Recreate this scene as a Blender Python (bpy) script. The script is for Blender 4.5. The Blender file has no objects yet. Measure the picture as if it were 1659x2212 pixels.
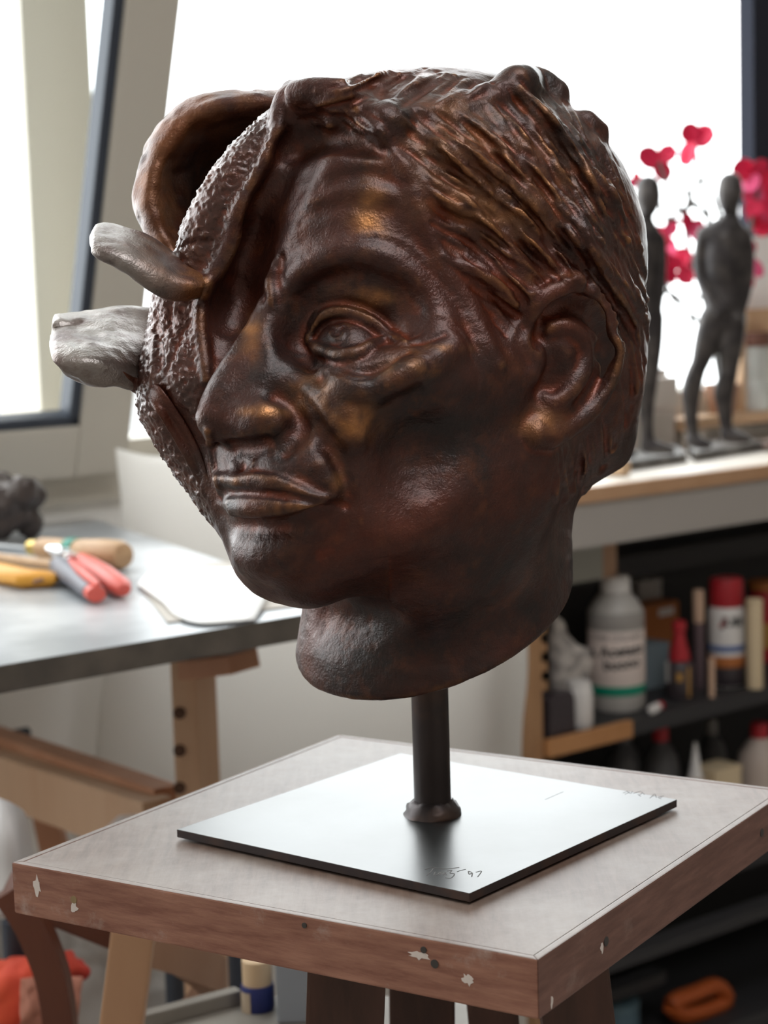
import bpy, bmesh, math, random
import numpy as np
from mathutils import Vector, Matrix
random.seed(7)
rng = np.random.default_rng(11)
SC = bpy.context.scene
COL = SC.collection

# ---------------------------------------------------------------- camera
FPX, W, H = 4120.5, 1659.0, 2212.0           # focal length in pixels of the 1659x2212 frame
PITCH, ROLL = 0.1213, -0.0299
STOOL_Z = 1.10                                # top of the modelling stool
PLATE_Z = STOOL_Z + 0.006
CAM = np.array([0.0, 0.0, PLATE_Z + 0.30])
_c, _s = math.cos(PITCH), math.sin(PITCH)
_fwd = np.array([0, _c, -_s]); _up0 = np.array([0, _s, _c]); _ex = np.array([1.0, 0, 0])
_rt = _ex*math.cos(ROLL) + _up0*math.sin(ROLL)
_up = -_ex*math.sin(ROLL) + _up0*math.cos(ROLL)
cam_data = bpy.data.cameras.new('camera')
cam = bpy.data.objects.new('camera', cam_data); COL.objects.link(cam)
cam.matrix_world = Matrix(((_rt[0], _up[0], -_fwd[0], CAM[0]), (_rt[1], _up[1], -_fwd[1], CAM[1]),
                           (_rt[2], _up[2], -_fwd[2], CAM[2]), (0, 0, 0, 1)))
cam_data.sensor_fit = 'VERTICAL'; cam_data.sensor_height = 36.0; cam_data.sensor_width = 27.0
cam_data.lens = FPX*36.0/H
cam_data.clip_start = 0.05; cam_data.clip_end = 300
cam_data.dof.use_dof = True
cam_data.dof.focus_distance = 0.97
cam_data.dof.aperture_fstop = 10.5
SC.camera = cam

def ray(px, py):
    d = _rt*((px-W/2)/FPX) + _up*((H/2-py)/FPX) + _fwd
    return d
def py_at(px, py, Y):                         # point of the pixel's ray on the plane y = Y
    d = ray(px, py); return CAM + d*(Y/d[1])
def pz_at(px, py, Z):                         # ... on the horizontal plane z = Z
    d = ray(px, py); return CAM + d*((Z-CAM[2])/d[2])
def ppl(px, py, q, n):                        # ... on the plane through q with normal n
    d = ray(px, py); n = np.asarray(n, float); q = np.asarray(q, float)
    return CAM + d*(((q-CAM)@n)/(d@n))
def proj(p):
    v = np.asarray(p)-CAM; z = v@_fwd
    return np.stack([W/2+FPX*(v@_rt)/z, H/2-FPX*(v@_up)/z], -1)

# ---------------------------------------------------------------- light
wd = bpy.data.worlds.new('sky'); SC.world = wd; wd.use_nodes = True
nt = wd.node_tree; bg = nt.nodes['Background']
bg.inputs['Color'].default_value = (0.985, 0.99, 1.0, 1); bg.inputs['Strength'].default_value = 3.0
SC.view_settings.view_transform = 'Standard'; SC.view_settings.look = 'None'
SC.view_settings.exposure = .87; SC.view_settings.gamma = 1.0
SC.view_settings.use_curve_mapping = False
SC.cycles.max_bounces = 6; SC.cycles.adaptive_threshold = .03
SC.cycles.use_denoising = True
# ---------------------------------------------------------------- helpers
def link(o, parent=None):
    COL.objects.link(o)
    if parent is not None:
        o.parent = parent
    return o
def tag(o, label=None, cat=None, group=None, kind=None):
    if label: o['label'] = label
    if cat: o['category'] = cat
    if group: o['group'] = group
    if kind: o['kind'] = kind
    return o
def empty(name, loc=(0, 0, 0), label=None, cat=None, group=None, kind=None):
    o = bpy.data.objects.new(name, None); o.location = [float(c) for c in loc]; o.empty_display_size = .02
    link(o); tag(o, label, cat, group, kind); return o
def mesh_obj(name, verts, faces, mat, parent=None, smooth=False):
    """verts in world space; a parent only ever has a plain translation/rotation set beforehand"""
    me = bpy.data.meshes.new(name)
    v = np.asarray(verts, float)
    if parent is not None:
        inv = np.array(world_of(parent).inverted())
        v = v@inv[:3, :3].T + inv[:3, 3]
    me.from_pydata([tuple(a) for a in v], [], [tuple(int(i) for i in f) for f in faces])
    me.validate(); me.update()
    if smooth:
        me.polygons.foreach_set('use_smooth', [True]*len(me.polygons))
    if mat is not None: me.materials.append(mat)
    o = bpy.data.objects.new(name, me); link(o, parent)
    return o
def world_of(o):
    m = o.matrix_basis.copy()
    while o.parent is not None:
        o = o.parent; m = o.matrix_basis @ m
    return m
def bm_obj(name, bm, mat, parent=None, smooth=False, angle=None):
    me = bpy.data.meshes.new(name)
    if parent is not None: bm.transform(world_of(parent).inverted())
    bmesh.ops.recalc_face_normals(bm, faces=bm.faces)
    bm.to_mesh(me); bm.free()
    if smooth:
        me.polygons.foreach_set('use_smooth', [True]*len(me.polygons))
        if angle:
            try: me.set_sharp_from_angle(angle=math.radians(angle))
            except Exception: pass
    if mat is not None: me.materials.append(mat)
    o = bpy.data.objects.new(name, me); link(o, parent)
    return o
def bevel(bm, w, seg=2):
    if w > 0:
        bmesh.ops.bevel(bm, geom=bm.edges[:], offset=w, segments=seg, affect='EDGES', profile=.7, clamp_overlap=True)
def frame(d, up=(0, 0, 1)):
    d = Vector(d).normalized(); up = Vector(up)
    if abs(d.dot(up)) > .98: up = Vector((0, 1, 0))
    s = d.cross(up).normalized(); u = s.cross(d).normalized()
    return d, s, u
def box_between(name, a, b, w, h, mat, parent=None, up=(0, 0, 1), bev=.002):
    """a bar from a to b, w wide (sideways), h high (along up)"""
    a = Vector(a); b = Vector(b); d, s, u = frame(b-a, up)
    bm = bmesh.new()
    vs = [bm.verts.new(p+s*(x*w/2)+u*(y*h/2)) for p in (a, b) for x, y in ((-1, -1), (1, -1), (1, 1), (-1, 1))]
    for f in ((0, 1, 2, 3), (7, 6, 5, 4), (0, 4, 5, 1), (1, 5, 6, 2), (2, 6, 7, 3), (3, 7, 4, 0)):
        bm.faces.new([vs[i] for i in f])
    bmesh.ops.recalc_face_normals(bm, faces=bm.faces); bevel(bm, bev)
    return bm_obj(name, bm, mat, parent)
def prism(name, poly, z0, z1, mat, parent=None, bev=.002):
    """horizontal polygon extruded from z0 to z1"""
    bm = bmesh.new(); n = len(poly)
    lo = [bm.verts.new((p[0], p[1], z0)) for p in poly]; hi = [bm.verts.new((p[0], p[1], z1)) for p in poly]
    bm.faces.new(lo[::-1]); bm.faces.new(hi)
    for i in range(n): bm.faces.new((lo[i], lo[(i+1) % n], hi[(i+1) % n], hi[i]))
    bmesh.ops.recalc_face_normals(bm, faces=bm.faces); bevel(bm, bev)
    return bm_obj(name, bm, mat, parent)
def slab(name, poly, off, mat, parent=None, bev=.001):
    """a 3-D polygon extruded along the vector off"""
    bm = bmesh.new(); n = len(poly); off = Vector(off)
    lo = [bm.verts.new(Vector(p)) for p in poly]; hi = [bm.verts.new(Vector(p)+off) for p in poly]
    bm.faces.new(lo[::-1]); bm.faces.new(hi)
    for i in range(n): bm.faces.new((lo[i], lo[(i+1) % n], hi[(i+1) % n], hi[i]))
    bmesh.ops.recalc_face_normals(bm, faces=bm.faces); bevel(bm, bev)
    return bm_obj(name, bm, mat, parent)
def tube_bm(bm, pts, rad, seg=12, cap=True, flat=None, up=(0, 0, 1)):
    """round (or flattened: flat=(side, up) factors) tube along pts"""
    pts = [Vector(p) for p in pts]; n = len(pts)
    rad = rad if hasattr(rad, '__len__') else [rad]*n
    rings = []
    for i, p in enumerate(pts):
        d = pts[min(i+1, n-1)]-pts[max(i-1, 0)]
        d, s, u = frame(d, up)
        fx, fy = flat or (1, 1)
        rings.append([bm.verts.new(p+s*(math.cos(t)*rad[i]*fx)+u*(math.sin(t)*rad[i]*fy))
                      for t in (2*math.pi*k/seg for k in range(seg))])
    for i in range(n-1):
        for k in range(seg):
            bm.faces.new((rings[i][k], rings[i][(k+1) % seg], rings[i+1][(k+1) % seg], rings[i+1][k]))
    if cap:
        bm.faces.new(rings[0][::-1]); bm.faces.new(rings[-1])
def tube(name, pts, rad, mat, parent=None, seg=12, flat=None, up=(0, 0, 1)):
    bm = bmesh.new(); tube_bm(bm, pts, rad, seg, True, flat, up)
    return bm_obj(name, bm, mat, parent, True, 50)
def lathe(name, base, prof, mat, parent=None, seg=28, axis=(0, 0, 1)):
    """prof: list of (radius, height) from the base point along the axis"""
    base = Vector(base); d, s, u = frame(axis, (0, 1, 0) if abs(axis[2]) > .9 else (0, 0, 1))
    bm = bmesh.new(); rings = []
    for r, h in prof:
        rings.append([bm.verts.new(base+d*h+s*(math.cos(t)*max(r, 1e-5))+u*(math.sin(t)*max(r, 1e-5)))
                      for t in (2*math.pi*k/seg for k in range(seg))])
    for i in range(len(prof)-1):
        for k in range(seg):
            bm.faces.new((rings[i][k], rings[i][(k+1) % seg], rings[i+1][(k+1) % seg], rings[i+1][k]))
    bm.faces.new(rings[0][::-1]); bm.faces.new(rings[-1])
    return bm_obj(name, bm, mat, parent, True, 40)
def cr_spline(p, n):
    """Catmull-Rom through the rows of p, n samples in all"""
    p = np.asarray(p, float); m = len(p)
    q = np.vstack([2*p[0]-p[1], p, 2*p[-1]-p[-2]])
    t = np.linspace(0, m-1-1e-9, n); i = t.astype(int); f = (t-i)[:, None]
    a, b, c, d = q[i], q[i+1], q[i+2], q[i+3]
    return .5*((2*b)+(c-a)*f+(2*a-5*b+4*c-d)*f*f+(3*b-a-3*c+d)*f**3)
def patch(ctrl, nu, nv):
    """interpolating surface through a grid of 3-D control points"""
    ctrl = np.asarray(ctrl, float)
    rows = np.stack([cr_spline(r, nv) for r in ctrl])            # (m, nv, 3)
    return np.stack([cr_spline(rows[:, j], nu) for j in range(nv)], 1)   # (nu, nv, 3)

def mat(name, color, rough=.6, metal=0.0, noise=None, bump=None, spec=.5, trans=0.0, ior=1.45, coat=0.0, alpha=1.0):
    """procedural material: noise = (scale, colour2, lo, hi, detail, stretch) mixes a second colour; bump = (scale, strength, distance)"""
    m = bpy.data.materials.new(name); m.use_nodes = True
    N = m.node_tree.nodes; Lk = m.node_tree.links; b = N['Principled BSDF']
    def c4(c): return (c[0], c[1], c[2], 1)
    b.inputs['Base Color'].default_value = c4(color); b.inputs['Roughness'].default_value = rough
    b.inputs['Metallic'].default_value = metal; b.inputs['Specular IOR Level'].default_value = spec
    b.inputs['Transmission Weight'].default_value = trans; b.inputs['IOR'].default_value = ior
    b.inputs['Coat Weight'].default_value = coat; b.inputs['Alpha'].default_value = alpha
    tc = N.new('ShaderNodeTexCoord')
    if noise:
        sc_, c2, lo, hi = noise[:4]; det = noise[4] if len(noise) > 4 else 4; st = noise[5] if len(noise) > 5 else (1, 1, 1)
        mp = N.new('ShaderNodeMapping'); mp.inputs['Scale'].default_value = st
        nz = N.new('ShaderNodeTexNoise'); nz.inputs['Scale'].default_value = sc_; nz.inputs['Detail'].default_value = det
        rp = N.new('ShaderNodeMapRange'); rp.inputs['From Min'].default_value = lo; rp.inputs['From Max'].default_value = hi
        mx = N.new('ShaderNodeMix'); mx.data_type = 'RGBA'
        mx.inputs['A'].default_value = c4(color); mx.inputs['B'].default_value = c4(c2)
        Lk.new(tc.outputs['Object'], mp.inputs['Vector']); Lk.new(mp.outputs['Vector'], nz.inputs['Vector'])
        Lk.new(nz.outputs['Fac'], rp.inputs['Value']); Lk.new(rp.outputs['Result'], mx.inputs['Factor'])
        Lk.new(mx.outputs['Result'], b.inputs['Base Color'])
    if bump:
        nb = N.new('ShaderNodeTexNoise'); nb.inputs['Scale'].default_value = bump[0]; nb.inputs['Detail'].default_value = 4
        bp = N.new('ShaderNodeBump'); bp.inputs['Strength'].default_value = bump[1]; bp.inputs['Distance'].default_value = bump[2]
        Lk.new(tc.outputs['Object'], nb.inputs['Vector']); Lk.new(nb.outputs['Fac'], bp.inputs['Height'])
        Lk.new(bp.outputs['Normal'], b.inputs['Normal'])
    return m
# ---------------------------------------------------------------- a small sculpting kit: signed distance grid + surface nets
class Clay:
    """distance field on a regular grid, millimetres around an origin; tools add, carve and blend shapes"""
    def __init__(s, lo, hi, h):
        s.lo = np.array(lo, np.float32); s.h = h
        s.n = np.ceil((np.array(hi)-np.array(lo))/h).astype(int)+1
        s.ax = [s.lo[i]+h*np.arange(s.n[i], dtype=np.float32) for i in range(3)]
        s.d = np.full(s.n, 60.0, np.float32)
    def sub(s, blo, bhi):
        i0 = np.clip(np.floor((np.asarray(blo)-s.lo)/s.h).astype(int), 0, s.n-1)
        i1 = np.clip(np.ceil((np.asarray(bhi)-s.lo)/s.h).astype(int)+1, 1, s.n)
        sl = tuple(slice(a, b) for a, b in zip(i0, i1))
        X = s.ax[0][sl[0]][:, None, None]; Y = s.ax[1][sl[1]][None, :, None]; Z = s.ax[2][sl[2]][None, None, :]
        return sl, X, Y, Z
    def comb(s, sl, p, mode, k):
        a = s.d[sl]
        if mode == 'cut': a = -a
        if k > 0:
            hh = np.maximum(k-np.abs(a-p), 0)/k
            r = np.minimum(a, p)-hh*hh*(k*.25)
        else: r = np.minimum(a, p)
        if mode == 'cut': r = -r
        s.d[sl] = r
    def ell(s, c, r, R=None, mode='add', k=10, planes=()):
        """ellipsoid, axes = rows of R; planes = [(point, normal, k)] trims it (keeps the side the normal points away from)"""
        c = np.asarray(c, np.float32); R = np.eye(3) if R is None else np.asarray(R); m = max(r)+k+4
        sl, X, Y, Z = s.sub(c-m, c+m)
        if 0 in s.d[sl].shape: return
        x, y, z = X-c[0], Y-c[1], Z-c[2]
        q0 = 0; q1 = 0
        for i in range(3):
            u = (np.float32(R[i][0])*x+np.float32(R[i][1])*y+np.float32(R[i][2])*z)/np.float32(r[i])
            u2 = u*u; q0 = q0+u2; q1 = q1+u2/np.float32(r[i]*r[i])
        q0 = np.sqrt(q0); q1 = np.sqrt(q1)+1e-6
        p = q0*(q0-1)/q1
        for (pp, n, kk) in planes:
            n = np.asarray(n, float); n = n/np.linalg.norm(n)
            e = np.float32(n[0])*(X-np.float32(pp[0]))+np.float32(n[1])*(Y-np.float32(pp[1]))+np.float32(n[2])*(Z-np.float32(pp[2]))
            hh = np.maximum(kk-np.abs(p-e), 0)/kk; p = np.maximum(p, e)+hh*hh*(kk*.25)
        s.comb(sl, p.astype(np.float32), mode, k)
    def stroke(s, pts, rad, mode='add', k=4, flat=None):
        """chain of round cones; one field for the whole chain, then one blend"""
        pts = np.asarray(pts, np.float32); rad = np.asarray(rad, np.float32)
        if len(pts) == 1: pts = np.vstack([pts, pts+1e-3]); rad = np.array([rad[0], rad[0]], np.float32)
        m = rad.max()+k+2
        sl, X, Y, Z = s.sub(pts.min(0)-m, pts.max(0)+m)
        if 0 in s.d[sl].shape: return
        p = np.full(s.d[sl].shape, 1e3, np.float32); base = [q.start for q in sl]
        for a, b, ra, rb in zip(pts[:-1], pts[1:], rad[:-1], rad[1:]):
            mm = max(ra, rb)+k+2
            s2, x, y, z = s.sub(np.minimum(a, b)-mm, np.maximum(a, b)+mm)
            lo_ = tuple(slice(max(q.start-o, 0), max(q.stop-o, 0)) for q, o in zip(s2, base))
            ab = b-a; L2 = max(float(ab@ab), 1e-9)
            t = np.clip(((x-a[0])*ab[0]+(y-a[1])*ab[1]+(z-a[2])*ab[2])/L2, 0, 1)
            dd = np.sqrt((x-a[0]-t*ab[0])**2+(y-a[1]-t*ab[1])**2+(z-a[2]-t*ab[2])**2)-(ra+t*(rb-ra))
            p[lo_] = np.minimum(p[lo_], dd)
        s.comb(sl, p, mode, k)
    def plane_cut(s, pt, n, k=3):
        n = np.asarray(n, float); n = n/np.linalg.norm(n)
        e = np.float32(n[0])*(s.ax[0][:, None, None]-np.float32(pt[0]))+np.float32(n[1])*(s.ax[1][None, :, None]-np.float32(pt[1]))+np.float32(n[2])*(s.ax[2][None, None, :]-np.float32(pt[2]))
        hh = np.maximum(k-np.abs(s.d-e), 0)/k; s.d = np.maximum(s.d, e)+hh*hh*(k*.25)
    def sample(s, P):
        g = (np.asarray(P, np.float32)-s.lo)/s.h
        g = np.clip(g, 0, s.n-1.001); i = g.astype(int); f = g-i; r = 0
        for a in (0, 1):
            for b in (0, 1):
                for c in (0, 1):
                    w = (f[..., 0] if a else 1-f[..., 0])*(f[..., 1] if b else 1-f[..., 1])*(f[..., 2] if c else 1-f[..., 2])
                    r = r+w*s.d[i[..., 0]+a, i[..., 1]+b, i[..., 2]+c]
        return r
    def grad(s, P):
        e = s.h; P = np.asarray(P, float); g = []
        for i in range(3):
            o = np.zeros(3); o[i] = e; g.append(s.sample(P+o)-s.sample(P-o))
        g = np.stack(g, -1); return g/(np.linalg.norm(g, axis=-1, keepdims=True)+1e-9)
    def hit(s, o, D, t0, t1):
        """first surface point along rays o + t*D, by sphere tracing"""
        D = np.asarray(D, float); L = np.linalg.norm(D, axis=1); t = np.full(len(D), float(t0)); prev = t.copy(); ok = np.zeros(len(D), bool)
        best = np.full(len(D), 1e9); tb_ = t.copy()
        for _ in range(120):
            P = o+D*t[:, None]
            inside = np.all((P > s.lo+s.h) & (P < s.lo+s.h*(s.n-2)), -1)
            v = np.where(inside, s.sample(P), 6.0)
            better = inside & (v < best); best = np.where(better, v, best); tb_ = np.where(better, t, tb_)
            ok |= v < .12*s.h
            go = (~ok) & (t < t1)
            if not go.any(): break
            t = np.where(go, t+np.maximum(np.minimum(v, 12)*.75, .25*s.h)/L, t)
        t = np.where(ok, t, tb_)
        return o+D*t[:, None], ok
    def mesh(s):
        d = s.d; neg = d < 0; n = s.n
        cnt = np.zeros(n-1, np.uint8)
        for a in (0, 1):
            for b in (0, 1):
                for c in (0, 1):
                    cnt += neg[a:n[0]-1+a, b:n[1]-1+b, c:n[2]-1+c]
        act = np.argwhere((cnt > 0) & (cnt < 8))
        idx = np.full(n-1, -1, np.int32); idx[act[:, 0], act[:, 1], act[:, 2]] = np.arange(len(act))
        acc = np.zeros((len(act), 3)); num = np.zeros(len(act))
        for axis in range(3):
            o1, o2 = [q for q in range(3) if q != axis]
            for u in (0, 1):
                for w in (0, 1):
                    a = act.copy(); a[:, o1] += u; a[:, o2] += w; b = a.copy(); b[:, axis] += 1
                    da = d[a[:, 0], a[:, 1], a[:, 2]]; db = d[b[:, 0], b[:, 1], b[:, 2]]
                    m = (da < 0) != (db < 0); t = np.where(m, da/np.where(m, da-db, 1), 0)
                    q = a.astype(float); q[:, axis] += t
                    acc[m] += q[m]; num[m] += 1
        V = s.lo+s.h*(acc/num[:, None])
        F = []
        for axis in range(3):
            o1, o2 = [(1, 2), (2, 0), (0, 1)][axis]
            sl0 = [slice(None)]*3; sl1 = [slice(None)]*3; sl0[axis] = slice(0, -1); sl1[axis] = slice(1, None)
            a = neg[tuple(sl0)]; b = neg[tuple(sl1)]
            e = np.argwhere(a != b)
            e = e[(e[:, o1] > 0) & (e[:, o2] > 0) & (e[:, o1] < n[o1]-1) & (e[:, o2] < n[o2]-1)]
            fl = a[e[:, 0], e[:, 1], e[:, 2]]
            c = []
            for u, w in ((-1, -1), (0, -1), (0, 0), (-1, 0)):
                g = e.copy(); g[:, o1] += u; g[:, o2] += w; c.append(idx[g[:, 0], g[:, 1], g[:, 2]])
            c = np.stack(c, 1); c[~fl] = c[~fl][:, ::-1]
            F.append(c)
        F = np.concatenate(F); F = F[(F >= 0).all(1)]
        return V, F
def vnoise(P, seed=0):
    """smooth value noise in [-1, 1] for an (n, 3) array"""
    P = np.asarray(P, float); i = np.floor(P).astype(np.int64); f = P-i; f = f*f*(3-2*f); r = 0
    for a in (0, 1):
        for b in (0, 1):
            for c in (0, 1):
                hsh = ((i[:, 0]+a)*374761393+(i[:, 1]+b)*668265263+(i[:, 2]+c)*2147483647+seed*974634777) & 0x7fffffff
                hsh = (hsh ^ (hsh >> 13))*1274126177 & 0x7fffffff
                v = ((hsh ^ (hsh >> 16)) & 0xffff)/32767.5-1
                w = (f[:, 0] if a else 1-f[:, 0])*(f[:, 1] if b else 1-f[:, 1])*(f[:, 2] if c else 1-f[:, 2])
                r = r+w*v
    return r
def fast_mesh(name, V, F, mat, parent=None, smooth=True):
    """quads from numpy arrays"""
    me = bpy.data.meshes.new(name); F = np.asarray(F, np.int32)
    if parent is not None:
        inv = np.array(world_of(parent).inverted()); V = V@inv[:3, :3].T+inv[:3, 3]
    me.vertices.add(len(V)); me.vertices.foreach_set('co', np.ascontiguousarray(V, np.float32).ravel())
    k = F.shape[1]
    me.loops.add(F.size); me.loops.foreach_set('vertex_index', F.ravel())
    me.polygons.add(len(F)); me.polygons.foreach_set('loop_start', np.arange(0, F.size, k, dtype=np.int32))
    me.polygons.foreach_set('loop_total', np.full(len(F), k, np.int32))
    me.update(calc_edges=True); me.validate()
    me.polygons.foreach_set('use_smooth', np.ones(len(me.polygons), bool))
    me.materials.append(mat)
    o = bpy.data.objects.new(name, me); link(o, parent); return o
# ---------------------------------------------------------------- the bronze head
YAW = math.radians(45)
Y0 = 1.047                                                    # depth of the steel tube the head stands on
HO = py_at(900, 760, Y0)                                      # origin of the head's own millimetre space
VOX = 1.05
_sa, _ca = math.sin(YAW), math.cos(YAW)
AXF = np.array([-_sa, -_ca, 0]); AXL = np.array([_ca, -_sa, 0]); AXU = np.array([0, 0, 1.0])
RH = np.stack([AXF, AXL, AXU])                                # forward, towards the ear, up
def pt(px, py, dy):
    return (py_at(px, py, Y0+dy/1000.)-HO)*1000.
def pl(px, py, l):
    """the point seen at this pixel that lies l mm to the side of the head's middle plane"""
    dy = 0.0
    for _ in range(12):
        x = pt(px, py, dy)[0]; f = (l*_ca-x)/_sa; dy = -f*_ca-l*_sa
    return pt(px, py, dy)
head = Clay((-168, -150, -205), (146, 132, 172), VOX)
CAMH = (CAM-HO)*1000.
def on(pts):
    """pixels -> points on the clay as it stands now (and outward normals)"""
    D = np.array([ray(p[0], p[1]) for p in pts])
    P, ok = head.hit(CAMH, D, 800, 1230)
    return P, head.grad(P)
def line(pts, off=0.0, mode='add', k=4, n=None, scale=1.0):
    """stroke drawn on the clay: pts = (px, py, radius mm[, lift mm]); lift moves it along the outward normal"""
    a = np.array([tuple(p)+((off,) if len(p) == 3 else ()) for p in pts], float)
    n = n or max(4, int(np.hypot(*np.diff(a[:, :2], axis=0).T).sum()/14)+2)
    q = cr_spline(a, n); q[:, 2] = np.maximum(q[:, 2], .3)
    P, N = on(q)
    for _ in range(2):                                        # calm the normals along the stroke
        N = np.vstack([N[:1], (N[:-2]+2*N[1:-1]+N[2:])/4, N[-1:]]) if len(N) > 2 else N
    head.stroke(P+N*(q[:, 3:4]), q[:, 2]*scale, mode, k)
def free(pts, mode='add', k=6, n=None):
    """stroke in space: pts = (px, py, l, radius)"""
    c = np.array([list(pl(p[0], p[1], p[2]))+[p[3]] for p in pts])
    q = cr_spline(c, n or len(c)*4) if len(c) > 1 else c
    head.stroke(q[:, :3], q[:, 3], mode, k)
def dirh(f, l, u): return AXF*f+AXL*l+AXU*u
def hpt(f, l, u): return AXF*f+AXL*l+AXU*u
# -- big masses
head.ell(pl(965, 565, 0), (111, 99, 98), RH, k=1)                         # skull
head.ell(pl(850, 480, 0), (86, 82, 78), RH, k=25)                         # forehead
head.ell(pl(1100, 790, 10), (72, 80, 82), RH, k=30)                       # nape hair
head.ell(pl(1130, 905, 0), (60, 70, 62), RH, k=6, planes=[(pl(1195, 1098, 60), dirh(-.25, .0, -1), 4), (hpt(-22, 0, 0), dirh(1, 0, 0), 8)])
head.ell(pl(965, 565, 0), (118, 106, 105), RH, k=4, planes=[(hpt(50, 0, 0), dirh(1, 0, -.18), 6), (hpt(42, 0, -12), dirh(.5, 0, -.87), 8)])   # hair
head.ell(pl(870, 865, 5), (96, 76, 104), RH, k=30)                        # face
head.ell(pl(492, 735, -56), (42, 42, 62), RH, k=30)                       # the far, torn cheek
free([(440, 860, -48, 34), (500, 1000, -36, 28), (575, 1150, -16, 20)], k=26)
free([(606, 1196, 3, 22), (650, 1200, 16, 21)], k=20)                     # chin
free([(690, 1165, 28, 22), (850, 1105, 58, 27), (1080, 1010, 68, 30)], k=40)   # jaw
free([(930, 1240, 44, 30), (1010, 1180, 54, 30)], k=34)
free([(990, 1040, 0, 62), (955, 1240, 2, 73), (936, 1420, 0, 77)], k=18)  # neck
free([(790, 850, 58, 20), (900, 820, 74, 18), (1060, 800, 84, 12)], k=34) # cheekbone
free([(600, 1020, 8, 28), (650, 1040, 30, 28)], k=30)                     # muzzle
# neck ends in a slanting cut
a_, b_, c_ = pt(655, 1440, -5), pt(862, 1530, -75), pt(1245, 1262, 0)
nrm = np.cross(b_-a_, c_-a_); nrm = nrm if nrm[2] < 0 else -nrm
head.plane_cut(a_, nrm, 5)
line([(700, 1338, 6), (760, 1344, 7), (830, 1326, 6)], 5.5, 'cut', k=14)   # under the jaw
# -- nose
free([(592, 640, 0, 7), (545, 745, 0, 9), (486, 850, 0, 10), (470, 902, 0, 11)], k=10)     # ridge and tip
free([(615, 720, 12, 11), (590, 820, 16, 13), (560, 880, 16, 12)], k=14)                     # flank
free([(515, 912, 9, 11), (570, 914, 24, 12.5), (605, 910, 30, 9.5)], k=6)
line([(500, 962, 3), (540, 962, 4), (575, 956, 3)], 1, 'cut', k=4)                    # wing
line([(600, 858, 3), (638, 880, 4), (650, 925, 4), (615, 972, 4)], 1.5, 'cut', k=7)          # wing crease
# -- brow, socket, eye
line([(612, 635, 6), (680, 585, 9), (775, 560, 10), (860, 585, 10), (925, 650, 9), (960, 720, 6)], -2.5, k=12)
line([(655, 700, 12), (740, 660, 15), (830, 680, 13)], 6, 'cut', k=14)
line([(650, 740, 9), (648, 780, 7)], 4, 'cut', k=12)
P, N = on([(745, 724)]); head.stroke(P-N*13.5+AXF*1.5, [18.5], k=3)                               # eyeball
line([(722, 640, 6), (785, 628, 9), (850, 660, 8), (885, 705, 5)], -3, k=10)                     # fold under the brow
line([(668, 728, 2), (682, 702, 3.6), (700, 683, 4.4), (728, 672, 4.8), (765, 677, 4.8), (808, 698, 4.4), (846, 727, 3), (876, 746, 1.6)], .8, k=2.2)      # upper lid
line([(668, 738, 1.8), (690, 755, 3.2), (715, 766, 3.8), (740, 771, 4), (775, 764, 3.8), (808, 745, 3), (830, 736, 2)], .4, k=2.2)                          # lower lid
line([(664, 712, 1.2), (682, 676, 1.6), (714, 656, 1.8), (764, 658, 1.8), (818, 682, 1.6), (872, 738, 1)], .5, 'cut', k=2)                                  # lid crease
line([(680, 717, .8), (700, 698, .9), (727, 691, .9), (762, 697, .9), (798, 714, .9), (812, 729, .8)], .2, 'cut', k=1)
line([(727+22*math.cos(t), 720+22*math.sin(t), .9) for t in np.linspace(0, 6.28, 16)], .25, 'cut', k=1)
line([(718, 706, 1.4), (725, 722, 2), (735, 706, 1.6)], .3, 'cut', k=1.2)
# bags and creases below the eye
line([(695, 785, 2), (740, 812, 3), (800, 812, 3), (860, 785, 2.2), (885, 765, 1.2)], 1, 'cut', k=5)
line([(705, 800, 3), (750, 835, 5), (815, 838, 5), (880, 805, 3)], -.5, k=6)
line([(690, 820, 2), (725, 855, 3.4), (790, 872, 3.6), (860, 868, 2.5)], 1.4, 'cut', k=6)
line([(720, 805, 1), (770, 822, 1.2), (830, 808, 1)], .5, 'cut', k=2)
line([(730, 845, 3), (820, 862, 5), (900, 800, 6), (985, 750, 4)], -1.5, k=9)
line([(870, 742, 1.2), (915, 738, 1.4), (960, 722, .8)], .5, 'cut', k=3)
# cheek, nasolabial fold, mouth
line([(628, 800, 4), (665, 850, 6), (730, 900, 8), (760, 930, 7)], -2, k=9)
line([(645, 855, 2), (680, 905, 3), (715, 970, 3.4), (740, 1040, 3), (752, 1090, 2)], 1.5, 'cut', k=6)
line([(690, 1010, 4), (718, 1050, 4), (735, 1078, 3)], -2.4, k=7)
line([(745, 1085, 2), (738, 1140, 3.5), (700, 1200, 3)], 1.8, 'cut', k=9)
line([(880, 900, 12), (900, 1000, 16), (880, 1080, 12)], 11, 'cut', k=18)                      # hollow cheek
line([(505, 1003, 1.6), (512, 1022, 2.4), (522, 1042, 1.6)], -.6, k=2.5)                          # philtrum
line([(548, 1003, 1.6), (540, 1022, 2.4), (527, 1042, 1.6)], -.6, k=2.5)
line([(527, 1005, 1.6), (524, 1032, 1.4)], .8, 'cut', k=2.5)
line([(478, 1046, 4.5), (540, 1048, 5), (600, 1054, 5), (660, 1071, 4), (705, 1084, 2)], -1.2, k=5)        # upper lip
line([(482, 1033, 1.6), (519, 1038, 1.8), (552, 1032, 1.8), (599, 1040, 1.8), (653, 1063, 1.6), (700, 1082, 1)], -.5, k=4)
line([(486, 1090, 6), (530, 1095, 7.5), (590, 1095, 7), (650, 1089, 5), (700, 1087, 2.5)], .3, k=4)           # lower lip
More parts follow.
